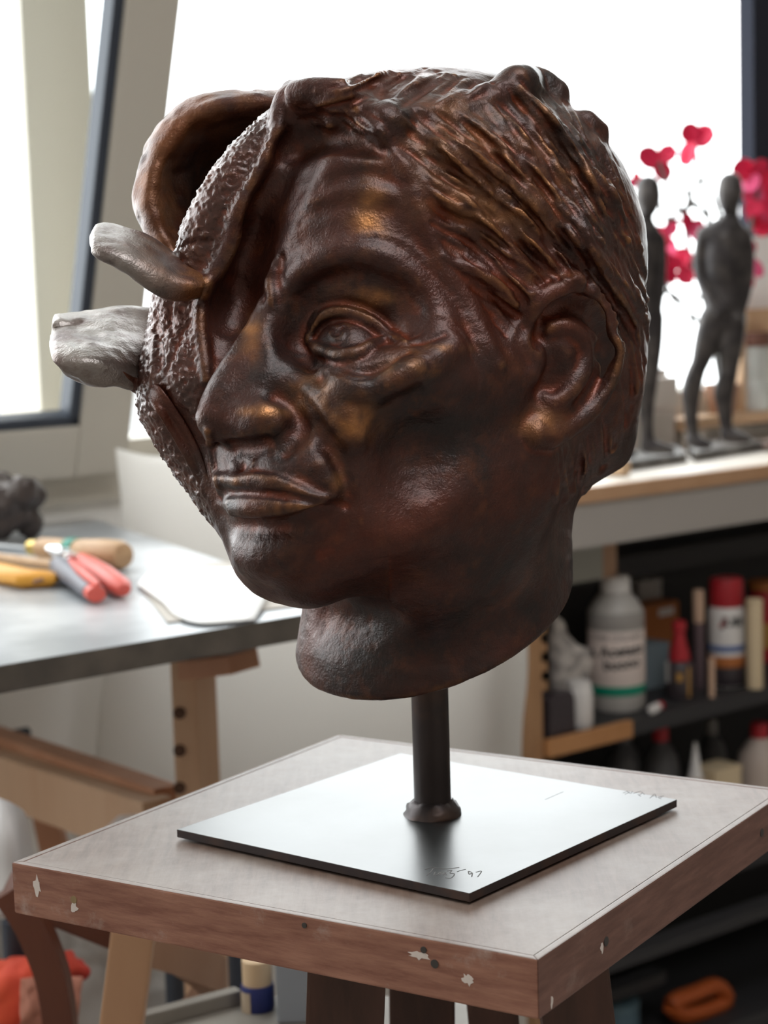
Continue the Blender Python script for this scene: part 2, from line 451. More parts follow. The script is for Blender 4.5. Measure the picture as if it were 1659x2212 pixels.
line([(466, 1064, 1.6), (500, 1064, 2), (560, 1066, 2), (630, 1075, 2), (700, 1087, 2), (745, 1092, 1.8)], .2, 'cut', k=2)
line([(490, 1136, 4), (550, 1146, 6), (630, 1138, 5.5), (690, 1112, 3.5)], 2.6, 'cut', k=8)
line([(536, 1206, 10), (570, 1212, 11), (610, 1212, 9)], -4, k=10)                                            # chin boss
# forehead: furrows over the nose
line([(565, 560, 2), (560, 600, 2.4), (572, 640, 2)], .4, 'cut', k=4)
line([(585, 565, 3), (580, 610, 3.5), (590, 645, 3)], -1.8, k=5)
line([(604, 560, 1.5), (600, 610, 2), (604, 650, 2)], .3, 'cut', k=4)
line([(690, 400, 2), (790, 375, 2.2), (880, 400, 1.5)], 1.7, 'cut', k=8)
line([(650, 470, 1.5), (740, 440, 2), (840, 455, 1.5)], 1.7, 'cut', k=8)

# -- the torn far side: a raised lip along the middle of the face, hollows beside it, channels and slits
line([(652, 330, 10), (618, 400, 11), (580, 470, 11), (550, 540, 10), (524, 600, 9)], 6, 'cut', k=14)
line([(552, 520, 7), (530, 580, 10), (510, 640, 12), (496, 700, 11), (484, 745, 8)], 3, 'cut', k=10)
line([(520, 640, 9), (506, 690, 9)], 2, 'cut', k=8)
free([(606, 285, -20, 13), (545, 358, -28, 15), (500, 425, -34, 16), (458, 505, -42, 16), (436, 580, -47, 15), (405, 640, -56, 16)], k=9)
line([(640, 210, 7), (610, 250, 6), (606, 300, 5), (582, 355, 5), (545, 412, 5), (515, 460, 5), (500, 512, 5), (476, 565, 4.5), (446, 615, 4)], 2.5, k=6)
line([(632, 330, 5), (592, 400, 6), (556, 470, 6), (530, 540, 6), (505, 600, 5)], 2.5, 'cut', k=8)
line([(444, 615, 3), (432, 690, 3), (440, 760, 3), (446, 820, 2.5)], .5, k=4)
line([(340, 850, 7), (395, 930, 9), (440, 1005, 9), (466, 1090, 7), (487, 1180, 4)], 4.5, 'cut', k=8)
line([(450, 930, 2), (462, 1000, 2.4), (476, 1060, 2)], 0, k=3)
line([(332, 640, 2), (338, 700, 3), (342, 790, 4)], 1, 'cut', k=2)
line([(372, 640, 1.5), (366, 690, 2), (350, 730, 1.5)], .6, 'cut', k=2)
line([(412, 690, 1.2), (385, 740, 1.8), (360, 800, 1.4)], .6, 'cut', k=2)
line([(388, 535, 1.2), (420, 522, 1.5), (455, 526, 1)], .4, 'cut', k=2)
# -- ear
free([(1205, 700, 96, 9), (1250, 730, 99, 9), (1262, 790, 100, 9), (1230, 850, 98, 10), (1180, 900, 96, 10)], k=8)
free([(1180, 770, 92, 16), (1200, 820, 92, 14)], k=10)
free([(1150, 735, 94, 4), (1146, 690, 97, 4.5), (1165, 650, 101, 5), (1205, 627, 105, 5.2), (1250, 620, 107, 5.2), (1296, 646, 110, 5), (1325, 705, 113, 4.6),
      (1331, 765, 114, 4.4), (1316, 825, 112, 4.4), (1280, 882, 108, 4.8), (1235, 920, 104, 5.5), (1190, 940, 101, 7), (1158, 935, 98, 8)], k=4)
line([(1185, 672, 5), (1235, 660, 6), (1280, 690, 6), (1298, 750, 5.5), (1285, 815, 4.5), (1250, 865, 3)], 2.5, 'cut', k=5)
line([(1176, 735, 8), (1190, 785, 11), (1188, 830, 8)], 6.5, 'cut', k=6)
line([(1180, 712, 3), (1225, 706, 4), (1258, 735, 4.4), (1262, 790, 4.4), (1238, 840, 4), (1200, 868, 4), (1178, 862, 3)], 0, k=4)
line([(1140, 745, 5), (1150, 775, 6.5), (1146, 805, 5)], -.5, k=6)                           # tragus
line([(1168, 700, 2), (1160, 740, 3)], 1, 'cut', k=4)
# -- hair: parting, front locks, hairline shadow
line([(800, 300, 6), (740, 282, 8), (670, 300, 8), (625, 330, 6)], 4, 'cut', k=8)
free([(640, 222, -8, 10), (690, 226, 6, 13), (745, 238, 20, 14), (795, 258, 34, 12), (830, 272, 44, 10)], k=6)
line([(650, 318, 6), (700, 296, 7), (770, 306, 7), (830, 322, 5)], 3.5, 'cut', k=7)
line([(650, 205, 7), (690, 200, 7), (740, 200, 6)], 2, k=5)
line([(655, 262, 2.4), (700, 252, 2.4), (760, 262, 2)], .5, 'cut', k=3)
line([(1080, 175, 4), (1010, 200, 6), (930, 226, 7), (860, 243, 6), (812, 268, 5)], 1.5, 'cut', k=5)
line([(1110, 190, 8), (1010, 222, 8), (925, 246, 9), (850, 258, 9), (822, 275, 7)], -1, k=7)
line([(1120, 175, 9), (1160, 180, 10), (1200, 198, 8)], -1, k=8)
line([(1268, 262, 6), (1292, 285, 6)], 0, k=6)
line([(838, 300, 5), (870, 350, 4), (895, 420, 3.5), (925, 500, 3.5), (960, 580, 3.5), (1010, 650, 4.5), (1040, 720, 5), (1078, 785, 3.5)], -1.8, k=6)
def flow(x, y):
    """direction in which the locks run, in pixels"""
    if y < 235 - max(0, (x-1000))*.6 and x < 1080: a = -35+max(0, 860-x)*.12
    else:
        a = 34+max(0, x-1000)*.085+max(0, 500-y)*.02+max(0, y-640)*.10
        a = min(a, 96)
    return math.cos(math.radians(a)), math.sin(math.radians(a))
HAIRP = np.array([(650, 190), (760, 165), (920, 145), (1060, 180), (1150, 165), (1250, 235), (1330, 330), (1375, 470), (1408, 650), (1395, 800), (1340, 960), (1270, 1065),
                  (1205, 1090), (1180, 1010), (1200, 960), (1300, 890), (1345, 780), (1330, 680), (1270, 610), (1180, 610), (1125, 670), (1085, 760), (1030, 650), (960, 560), (915, 450), (860, 310), (820, 288), (745, 278), (655, 262)])
def inpoly(x, y, P):
    c = False; j = len(P)-1
    for i in range(len(P)):
        if (P[i][1] > y) != (P[j][1] > y) and x < (P[j][0]-P[i][0])*(y-P[i][1])/(P[j][1]-P[i][1])+P[i][0]: c = not c
        j = i
    return c
def locks(count, rlo, rhi, llo, lhi, seed, addshare=.55):
    rg = random.Random(seed); m = 0
    while m < count:
        x, y = rg.uniform(640, 1415), rg.uniform(150, 1100)
        if not inpoly(x, y, HAIRP): continue
        m += 1; pts = []; L = rg.uniform(llo, lhi); r = rg.uniform(rlo, rhi); w = rg.uniform(-.12, .12)
        for i in range(7):
            if not inpoly(x, y, HAIRP) and i > 1: break
            pts.append((x, y, r*(1-abs(i-3)/4.5)))
            c, s_ = flow(x, y); c, s_ = c-s_*w, s_+c*w; x += c*L/6; y += s_*L/6
        if len(pts) < 3: continue
        add = rg.random() < addshare
        line(pts, -r*.35 if add else r*.45, 'add' if add else 'cut', k=2.2 if r < 3 else 4, n=8)
locks(90, 3.5, 6, 120, 260, 3)
locks(330, 1.5, 2.8, 60, 170, 5, .42)
locks(420, .9, 1.5, 40, 120, 8, .35)
# -- surface relief finer than the clay, and masks for the patina
V, F = head.mesh()
e1 = V[F[:, 2]]-V[F[:, 0]]; e2 = V[F[:, 3]]-V[F[:, 1]]; fn = np.cross(e1, e2)
VN = np.zeros_like(V)
for c in range(4): np.add.at(VN, F[:, c], fn)
VN /= np.linalg.norm(VN, axis=1, keepdims=True)+1e-9
PX = proj(V/1000.+HO); LL = V@AXL; FF = V@AXF
EDGE = np.array([(150, 640), (255, 612), (300, 600), (360, 574), (415, 538), (462, 508), (512, 494), (565, 470), (615, 444), (690, 432), (760, 440), (830, 445), (900, 440), (960, 455), (1060, 475), (1200, 487), (1260, 487)])
edge = np.interp(PX[:, 1], EDGE[:, 0], EDGE[:, 1])
torn = np.clip((edge-6-PX[:, 0])/14, 0, 1)*np.clip((5-LL)/20, 0, 1)*np.clip((1235-PX[:, 1])/30, 0, 1)*np.clip((PX[:, 1]-235)/20, 0, 1)
chan = np.array([(820, 330), (850, 345), (930, 400), (1005, 440), (1090, 466), (1180, 486)])
cx_ = np.interp(PX[:, 1], chan[:, 0], chan[:, 1]); inch = np.clip(1-np.abs(PX[:, 0]-cx_-10)/34, 0, 1)*np.clip((PX[:, 1]-840)/30, 0, 1)
torn = torn*np.clip(1-2.5*inch, 0, 1)
st = vnoise(V*np.array([.52, .52, .42]), 1)*.7+vnoise(V*.8, 2)*.5
V = V+VN*(torn*np.where(st > .05, st*1.35, st*.7))[:, None]
sk = vnoise(V*.09, 5)*.35+vnoise(V*.25, 6)*.18
eyem = np.clip(np.hypot((PX[:, 0]-750)/110, (PX[:, 1]-725)/60)-.7, 0, 1)
V = V+VN*(sk*(1-torn*.5)*eyem)[:, None]
# ---- patina: waxed dark brown bronze, russet in the hollows of the wash, gold on rubbed edges and painted highlights
def patina(name):
    m = bpy.data.materials.new(name); m.use_nodes = True
    N = m.node_tree.nodes; Lk = m.node_tree.links; b = N['Principled BSDF']
    tc = N.new('ShaderNodeTexCoord')
    def noise(sc_, det=5, rough=.6):
        n = N.new('ShaderNodeTexNoise'); n.inputs['Scale'].default_value = sc_; n.inputs['Detail'].default_value = det
        n.inputs['Roughness'].default_value = rough; Lk.new(tc.outputs['Object'], n.inputs['Vector']); return n.outputs['Fac']
    def rng_(v, a, b_, c=0., d=1.):
        r = N.new('ShaderNodeMapRange'); r.inputs['From Min'].default_value = a; r.inputs['From Max'].default_value = b_
        r.inputs['To Min'].default_value = c; r.inputs['To Max'].default_value = d; Lk.new(v, r.inputs['Value']); return r.outputs['Result']
    def math_(op, a, b_):
        q = N.new('ShaderNodeMath'); q.operation = op; q.use_clamp = True
        for i, v in enumerate((a, b_)):
            if isinstance(v, (int, float)): q.inputs[i].default_value = v
            else: Lk.new(v, q.inputs[i])
        return q.outputs[0]
    def mix(f, a, b_):
        q = N.new('ShaderNodeMix'); q.data_type = 'RGBA'; Lk.new(f, q.inputs['Factor'])
        for s_, v in (('A', a), ('B', b_)):
            if isinstance(v, tuple): q.inputs[s_].default_value = v+(1,)
            else: Lk.new(v, q.inputs[s_])
        return q.outputs['Result']
    at = N.new('ShaderNodeAttribute'); at.attribute_name = 'wear_glint'
    aw = N.new('ShaderNodeAttribute'); aw.attribute_name = 'wash'
    c1 = mix(math_('ADD', rng_(noise(11, 8, .7), .38, .70, 0, .6), math_('MULTIPLY', aw.outputs['Fac'], rng_(noise(30), .35, .6))), (.019, .0115, .0105), (.15, .027, .008))
    c2 = mix(rng_(noise(60), .54, .74, 0, .5), c1, (.15, .045, .016))
    w = math_('MULTIPLY', at.outputs['Fac'], rng_(noise(34), .38, .6))
    c3 = mix(w, c2, (.52, .23, .08))  # gold for rubbed edges and the painted highlights
    ar = N.new('ShaderNodeAttribute'); ar.attribute_name = 'sheen'          # paler grey put in where the flaps mirror the window
    rb = math_('MULTIPLY', ar.outputs['Fac'], rng_(noise(45, 7), .70, .48))
    c4 = mix(rb, c3, (.33, .30, .28))
    Lk.new(c4, b.inputs['Base Color'])
    Lk.new(rng_(math_('MAXIMUM', w, rb), 0, 1, .35, .8), b.inputs['Metallic'])
    an_ = N.new('ShaderNodeAttribute'); an_.attribute_name = 'torn'
    Lk.new(math_('SUBTRACT', rng_(noise(40), .3, .7, .33, .47), math_('MULTIPLY', an_.outputs['Fac'], .10)), b.inputs['Roughness'])
    bp = N.new('ShaderNodeBump'); bp.inputs['Strength'].default_value = .6; bp.inputs['Distance'].default_value = .0015
    Lk.new(math_('ADD', math_('MULTIPLY', noise(220, 4), .6), math_('MULTIPLY', noise(700, 2), .4)), bp.inputs['Height'])
    Lk.new(bp.outputs['Normal'], b.inputs['Normal'])
    Lk.new(rng_(an_.outputs['Fac'], 0, 1, .15, .75), b.inputs['Coat Weight']); b.inputs['Coat Roughness'].default_value = .26
    return m
M_BRONZE = patina('bronze patina')
M_STEEL = mat('steel plate', (.085, .087, .087), .31, .85, noise=(9, (.06, .06, .058), .42, .7, 8), bump=(60, .04, .001))
M_RAW = mat('dark steel', (.055, .045, .045), .38, .6, noise=(30, (.12, .07, .05), .5, .75))
M_INK = mat('engraved line', (.05, .045, .04), .6)
PLATE_C = np.array([.0701*.3, 3.4902*.3]); TUBE_XY = (PLATE_C[0]+.0015, PLATE_C[1])
bust = empty('bronze_head_sculpture', (PLATE_C[0], PLATE_C[1], STOOL_Z), 'dark brown bronze portrait head with torn far side on tube and square steel plate', 'sculpture')
def square(c, s, yaw):
    k = np.array([(-1, 0), (0, -1), (1, 0), (0, 1)])*s/math.sqrt(2); a, b = math.cos(yaw), math.sin(yaw)
    return np.stack([c[0]+k[:, 0]*a-k[:, 1]*b, c[1]+k[:, 0]*b+k[:, 1]*a], 1)
# wear on convex spots
lap = np.zeros_like(V); cnt_ = np.zeros(len(V))
for a, b in ((0, 1), (1, 2), (2, 3), (3, 0)):
    np.add.at(lap, F[:, a], V[F[:, b]]); np.add.at(lap, F[:, b], V[F[:, a]])
    np.add.at(cnt_, F[:, a], 1); np.add.at(cnt_, F[:, b], 1)
cur = -((lap/cnt_[:, None]-V)*VN).sum(1)
for _ in range(6):
    acc = np.zeros(len(V))
    for a, b in ((0, 1), (1, 2), (2, 3), (3, 0)):
        np.add.at(acc, F[:, a], cur[F[:, b]]); np.add.at(acc, F[:, b], cur[F[:, a]])
    cur = .5*cur+.5*acc/cnt_
wear_glint = np.clip((cur-.03)/.09, 0, 1)*(1-.85*torn)*.55
spots = [(800, 470, 34, 70, 1), (790, 640, 55, 26, .8), (575, 890, 50, 12, 1), (540, 725, 20, 40, .8), (760, 915, 60, 38, .9), (680, 860, 45, 40, .7), (900, 790, 60, 30, .7), (965, 752, 40, 10, 1), (730, 1035, 14, 45, .5),
         (590, 1100, 40, 8, .8), (1170, 920, 45, 35, .5), (1000, 300, 160, 90, .35), (1080, 430, 160, 80, .35), (1200, 600, 60, 12, .6)]
front = (VN@((CAM-HO)/np.linalg.norm(CAM-HO)) > .05) & (V[:, 1] < 40)
for (x, y, a, b, s_) in spots:                                                    # rubbed gold patches painted where highlights fall on face, ear and hair
    g = np.exp(-((PX[:, 0]-x)/a)**2-((PX[:, 1]-y)/b)**2)*s_*front
    wear_glint = np.maximum(wear_glint, g*np.clip(.75+vnoise(V*.16, 9)*.9, 0, 1))
wash = np.clip((-cur-.012)/.07, 0, 1)
hd = fast_mesh('head', V/1000.+HO, F, M_BRONZE, bust)
def vattr(o, name, val):
    a = o.data.attributes.new(name, 'FLOAT', 'POINT'); a.data.foreach_set('value', np.ascontiguousarray(val, np.float32))
if len(hd.data.vertices) == len(wear_glint): vattr(hd, 'wear_glint', wear_glint); vattr(hd, 'wash', wash); vattr(hd, 'torn', torn)
def sheet(name, rows, th, nu, nv, rough=.0, wearv=.25, seed=1, parent=bust, material=None, closed=False):
    """thick curved sheet through a grid of control points (world metres)"""
    S = patch(rows, nu, nv); du = np.gradient(S, axis=0); dv = np.gradient(S, axis=1); n = np.cross(du, dv)
    n /= np.linalg.norm(n, axis=2, keepdims=True)+1e-12
    u = np.linspace(0, 1, nu)[:, None]; v = np.linspace(0, 1, nv)[None, :]
    ed = np.minimum(np.minimum(u, 1-u)*nu, np.minimum(v, 1-v)*nv); prof = np.sqrt(np.clip(ed/4, 0.04, 1))
    t = (th*.5*prof)[..., None]
    if rough: S = S+n*(vnoise(S.reshape(-1, 3)*160, seed)*rough+vnoise(S.reshape(-1, 3)*60, seed+3)*rough*1.6).reshape(nu, nv, 1)
    A = (S+n*t).reshape(-1, 3); B = (S-n*t).reshape(-1, 3); k = nu*nv
    i = np.arange(k).reshape(nu, nv); q = np.stack([i[:-1, :-1], i[1:, :-1], i[1:, 1:], i[:-1, 1:]], -1).reshape(-1, 4)
    fs = [q, (q+k)[:, ::-1]]
    ring = np.concatenate([i[0, :-1], i[:-1, -1], i[-1, :0:-1], i[:0:-1, 0]]); r2 = np.roll(ring, -1)
    fs.append(np.stack([ring, r2, r2+k, ring+k], 1))
    o = fast_mesh(name, np.vstack([A, B]), np.concatenate(fs), material or M_BRONZE, parent)
    if material is None: vattr(o, 'wear_glint', np.full(2*k, wearv))
    return o
def sheen_tip(o, x0, x1):  # pales the tip's colour to imitate the window's reflection
    v = np.empty(len(o.data.vertices)*3, np.float32); o.data.vertices.foreach_get('co', v); w_ = np.array(world_of(o)); p = v.reshape(-1, 3)@w_[:3, :3].T+w_[:3, 3]
    vattr(o, 'sheen', np.clip((x0-proj(p)[:, 0])/(x0-x1), 0, 1)); o.data.attributes['wear_glint'].data.foreach_set('value', np.clip((proj(p)[:, 0]-x1)/(x0-x1), 0, 1).astype(np.float32)*.5)
def g3(rows): return [[pt(*p)/1000.+HO for p in r] for r in rows]
# the two tongues that curl out of the torn side and the hollow shell behind it
o = sheet('flap', g3([[(446, 588, -50), (385, 556, -44), (330, 518, -40), (275, 490, -36), (232, 483, -34), (206, 490, -38)],
             [(444, 602, -66), (382, 580, -64), (327, 544, -62), (270, 512, -58), (226, 501, -56), (196, 506, -56)],
             [(440, 620, -76), (377, 610, -80), (323, 578, -82), (266, 542, -80), (222, 526, -76), (193, 521, -72)],
             [(434, 638, -70), (370, 640, -78), (326, 616, -84), (264, 570, -86), (220, 549, -84), (198, 537, -80)],
             [(434, 640, -62), (374, 641, -66), (330, 616, -70), (268, 570, -74), (224, 549, -74), (202, 536, -72)]]), .005, 30, 48, .0006, .06, 3)
sheen_tip(o, 410, 250)
o['label'] = 'narrow tongue of bronze curling out above the lower flap'
def sd(px, py, lift): return (px, py, float(on([(px, py)])[0][0][1])-lift)
o = sheet('flap', g3([[(118, 682, 14), (170, 675, 18), (232, 667, 20), (292, 660, 22), (340, 668, 14)],
             [(113, 697, -10), (168, 696, -4), (238, 690, 0), (300, 700, 2), (345, 722, 0)],
             [(111, 718, -14), (166, 718, -14), (234, 716, -16), (300, 730, -14), (346, 765, -20)],
             [(107, 745, -38), (160, 744, -44), (228, 748, -42), (292, 766, -36), (340, 806, -34)],
             [(112, 772, -62), (165, 776, -66), (228, 782, -62), (288, 802, -50), (334, 838, -40)],
             [(124, 792, -64), (174, 806, -64), (236, 812, -62), (286, 826, -52), (328, 856, -42)],
             [(140, 803, -50), (194, 829, -48), (246, 836, -48), (288, 844, -44), (324, 868, -38)]]), .005, 54, 54, .0008, .05, 5)
sheen_tip(o, 345, 290)
o['label'] = 'broad bronze flap curling out to the side'
o = sheet('flap_root', g3([[(262, 800, -60), (306, 822, -54), sd(346, 836, 2), sd(388, 896, 1.5), sd(428, 968, 1), sd(456, 1040, -1)],
             [(264, 816, -58), (302, 838, -52), sd(340, 862, 1), sd(380, 920, 0), sd(420, 990, -1), sd(452, 1060, -2)],
             [(270, 834, -50), (298, 852, -46), sd(334, 886, 3), sd(370, 940, 2.5), sd(410, 1012, 1.5), sd(448, 1082, -1)]]), .003, 20, 50, .0004, .05, 7)
o['label'] = 'smooth dark root of the broad flap running down the torn cheek'
rim = [(640, 205, 20), (545, 204, 26), (450, 212, 30), (384, 240, 32), (338, 296, 30), (308, 366, 26), (300, 436, 22), (318, 500, 16), (350, 552, 10), (392, 596, 2)]
r1_ = [(636, 222, 8), (548, 226, 14), (466, 238, 18), (408, 266, 20), (366, 318, 18), (338, 378, 14), (330, 438, 10), (345, 492, 6), (370, 540, 2), (404, 580, -2)]
r2_ = [(632, 240, 24), (556, 252, 34), (490, 270, 40), (440, 300, 44), (404, 346, 44), (382, 396, 40), (376, 446, 34), (384, 492, 26), (398, 532, 16), (418, 566, 6)]
r3_ = [(636, 262, 50), (572, 285, 66), (520, 310, 74), (480, 342, 78), (452, 382, 78), (434, 424, 72), (428, 464, 64), (430, 502, 50), (436, 534, 34), (446, 560, 20)]
r4_ = [(650, 290, 60), (600, 320, 76), (570, 345, 84), (545, 376, 88), (520, 410, 86), (505, 446, 80), (498, 480, 70), (494, 512, 56), (492, 538, 40), (490, 560, 26)]
r5_ = [(700, 310, 70), (680, 340, 85), (660, 370, 92), (640, 400, 95), (620, 430, 92), (610, 460, 86), (600, 490, 76), (596, 515, 62), (592, 540, 46), (588, 560, 30)]
back = [(640, 203, 30), (550, 202, 40), (456, 210, 48), (390, 238, 52), (344, 294, 52), (314, 366, 48), (306, 438, 42), (324, 502, 36), (356, 554, 26), (398, 598, 14)]
o = sheet('shell', g3([back, rim, r1_, r2_, r3_, r4_, r5_]), .005, 70, 80, .0009, .22, 8)
o['label'] = 'hollow shell of the torn skull, rubbed golden brown inside'
# steel tube, weld and plate
tb = (TUBE_XY[0], TUBE_XY[1])
lathe('tube', (tb[0], tb[1], PLATE_Z), [(.0104, 0), (.0104, .18)], M_RAW, bust, 40)
bm = bmesh.new(); rings = []
rg = random.Random(4)
for j, (r, h) in enumerate([(.0165, .0), (.0160, .0022), (.0142, .0048), (.0120, .0068), (.0106, .0085), (.0100, .0088)]):
    rings.append([bm.verts.new((tb[0]+math.cos(t)*(r+(rg.uniform(-.0016, .0012) if 0 < j < 5 else rg.uniform(-.0008, .001))), tb[1]+math.sin(t)*(r+(rg.uniform(-.0012, .0012) if j < 5 else 0)), PLATE_Z+h+(rg.uniform(-.0006, .0010) if 0 < j < 5 else 0)))
                  for t in (2*math.pi*k/26 for k in range(26))])
for j in range(5):
    for k in range(26): bm.faces.new((rings[j][k], rings[j][(k+1) % 26], rings[j+1][(k+1) % 26], rings[j+1][k]))
bm_obj('weld_bead', bm, M_RAW, bust, True)
PC = square(PLATE_C, .6709*.3, .107)
plate = prism('base_plate', PC, STOOL_Z+.0015, PLATE_Z, [M_STEEL][0], bust, .0004)
plate.data.materials.append(M_RAW)
for p in plate.data.polygons:
    if abs(p.normal.z) < .5: p.material_index = 1
# engraved signature near the front corner, edition mark near the right corner
def scribe(name, strokes, label=None, r=.00035):
    bm = bmesh.new()
    for s_ in strokes:
        q = [pz_at(x, y, PLATE_Z) for x, y in s_]
        q = cr_spline(q, max(6, len(q)*3)) if len(q) > 2 else np.array(q)
        tube_bm(bm, q, r, 6, True, (1, .35))
    o = bm_obj(name, bm, M_INK, bust)
    if label: o['label'] = label; o['kind'] = 'stuff'
scribe('signature', [[(918, 1879), (932, 1874), (960, 1877), (992, 1874)], [(936, 1876), (930, 1884), (922, 1891)], [(940, 1884), (938, 1890), (944, 1890), (950, 1884)], [(950, 1890), (954, 1884), (958, 1890), (962, 1884), (964, 1890)],
                     [(966, 1882), (976, 1880), (972, 1886), (982, 1888), (974, 1897), (962, 1896)], [(988, 1883), (996, 1880), (1006, 1878)],
                     [(1018, 1884), (1012, 1882), (1014, 1889), (1020, 1885), (1019, 1894)], [(1028, 1884), (1040, 1882), (1032, 1894)]], 'engraved signature and year 97')
scribe('edition_mark', [[(1346, 1713), (1356, 1709)], [(1350, 1716), (1360, 1711)], [(1354, 1709), (1362, 1714), (1366, 1709)], [(1368, 1714), (1384, 1709)], [(1380, 1718), (1388, 1713)], [(1378, 1716), (1384, 1720)], [(1386, 1711), (1392, 1716)],
                        [(1404, 1724), (1414, 1715), (1418, 1723)], [(1408, 1720), (1416, 1719)], [(1428, 1726), (1422, 1722), (1434, 1719)], [(1424, 1724), (1430, 1722)]], 'small engraved edition mark E A I/IV', .00025)
scribe('scratch', [[(1178, 1727), (1217, 1710)]], None, .0002)
# ---------------------------------------------------------------- the room
_wa = math.radians(51)
WX = np.array([math.sin(_wa), math.cos(_wa), 0]); WN = np.array([math.cos(_wa), -math.sin(_wa), 0])   # along the window wall, into the room
P0W = np.array([-.429, 2.6, 0.0])
def wpos(t, off, z): return P0W+WX*t+WN*off+np.array([0, 0, z])
def wray(px, py, off): return ppl(px, py, P0W+WN*off, WN)
def wt(px, py, off): return float((wray(px, py, off)-P0W)@WX)
def wbox(name, t0, t1, o0, o1, z0, z1, m, parent=None, bev=.002):
    poly = [wpos(t0, o0, 0), wpos(t1, o0, 0), wpos(t1, o1, 0), wpos(t0, o1, 0)]
    return prism(name, poly, z0, z1, m, parent, bev)
M_WALL = mat('white plaster', (.88, .87, .84), .85, bump=(40, .1, .002))
M_WALL2 = mat('studio wall', (.46, .41, .36), .9, bump=(40, .1, .002))
M_CEIL = mat('ceiling paint', (.48, .44, .40), .9)
M_FLOOR = mat('worn concrete floor', (.34, .31, .28), .6, noise=(4, (.25, .23, .21), .4, .65, 8), bump=(30, .15, .002))
M_FRAME = mat('painted window frame', (.62, .585, .51), .45)
M_GASK = mat('rubber gasket', (.045, .055, .075), .5)
M_DARKF = mat('dark mullion', (.03, .033, .045), .9, spec=.1)
M_SILLW = mat('pale painted sill', (.66, .65, .61), .5)
def glass(name, tint=(.96, .98, .98)):
    m = bpy.data.materials.new(name); m.use_nodes = True; N = m.node_tree.nodes; Lk = m.node_tree.links
    N.remove(N['Principled BSDF']); out = N['Material Output']
    tr = N.new('ShaderNodeBsdfTransparent'); tr.inputs['Color'].default_value = tint+(1,)
    gl = N.new('ShaderNodeBsdfGlossy'); gl.inputs['Roughness'].default_value = .02
    lw = N.new('ShaderNodeLayerWeight'); pw_ = N.new('ShaderNodeMath'); pw_.operation = 'POWER'; pw_.inputs[1].default_value = 4.0
    Lk.new(lw.outputs['Facing'], pw_.inputs[0]); fr = N.new('ShaderNodeMath'); fr.operation = 'MULTIPLY_ADD'; fr.inputs[1].default_value = .4; fr.inputs[2].default_value = .02; Lk.new(pw_.outputs[0], fr.inputs[0])
    mx = N.new('ShaderNodeMixShader'); Lk.new(fr.outputs[0], mx.inputs[0]); Lk.new(tr.outputs[0], mx.inputs[1]); Lk.new(gl.outputs[0], mx.inputs[2])
    Lk.new(mx.outputs[0], out.inputs['Surface']); return m
M_PANE = glass('window glass')
T0, T1, OF = -3.0, 4.6, 4.8
ZC = 3.3
def st(o): o['kind'] = 'structure'; return o
st(prism('floor', [wpos(T0, -.2, 0), wpos(T1, -.2, 0), wpos(T1, OF, 0), wpos(T0, OF, 0)], -.1, 0, M_FLOOR, None, 0))
ce = st(empty('ceiling', wpos(0, 0, ZC)))                      # with a skylight above and behind the camera
SK = (-1.7, .1, 1.9, 3.3)
wbox('ceiling_panel', T0, SK[0], -.2, OF, ZC, ZC+.1, M_CEIL, ce, 0); wbox('ceiling_panel', SK[1], T1, -.2, OF, ZC, ZC+.1, M_CEIL, ce, 0)
wbox('ceiling_panel', SK[0], SK[1], -.2, SK[2], ZC, ZC+.1, M_CEIL, ce, 0); wbox('ceiling_panel', SK[0], SK[1], SK[3], OF, ZC, ZC+.1, M_CEIL, ce, 0)
st(wbox('wall_left', T0-.1, T0, -.2, OF, 0, ZC, M_WALL2, None, 0))
st(wbox('wall_right', T1, T1+.1, -.2, OF, 0, ZC, M_WALL2, None, 0))
st(wbox('wall_front', T0, T1, OF, OF+.1, 0, ZC, M_WALL2, None, 0))
ZB, ZT = 1.195, 3.05                                            # window openings
WA, WB, WC, WZ = (-1.1, -.036), (.068, 1.425), (1.485, 2.85), (-2.85, -1.2)
wb = st(empty('wall_back', wpos(0, 0, 0)))
wbox('lower_wall', T0, T1, -.2, 0, 0, 1.12, M_WALL, wb, 0)
wbox('lintel', T0, T1, -.2, 0, ZT+.05, ZC, M_WALL, wb, 0)
wbox('pier', T0, WZ[0], -.2, 0, 1.12, ZT+.05, M_WALL, wb, 0)
wbox('pier', WC[1]+.05, T1, -.2, 0, 1.12, ZT+.05, M_WALL, wb, 0)
st(wbox('trim_1', T0, WA[1]+.02+.6, 0, .018, 1.115, 1.168, M_FRAME, None, .003))       # beam along the foot of the windows
def portal(c, wdt, hgt, nrm):
    ld = bpy.data.lights.new('daylight', 'AREA'); ld.shape = 'RECTANGLE'; ld.size = wdt; ld.size_y = hgt
    ld.cycles.is_portal = True
    o = bpy.data.objects.new('daylight', ld); COL.objects.link(o); o.location = c
    o.rotation_euler = Vector(nrm).to_track_quat('-Z', 'Y').to_euler()
for a, b in (WA, WB, WC, WZ): portal(wpos((a+b)/2, -.16, (ZB+ZT)/2), b-a, ZT-ZB, WN)
# daylight portals help the sampler find the openings
portal(wpos((SK[0]+SK[1])/2, (SK[2]+SK[3])/2, ZC+.05), 2.3, 2.3, (0, 0, -1))
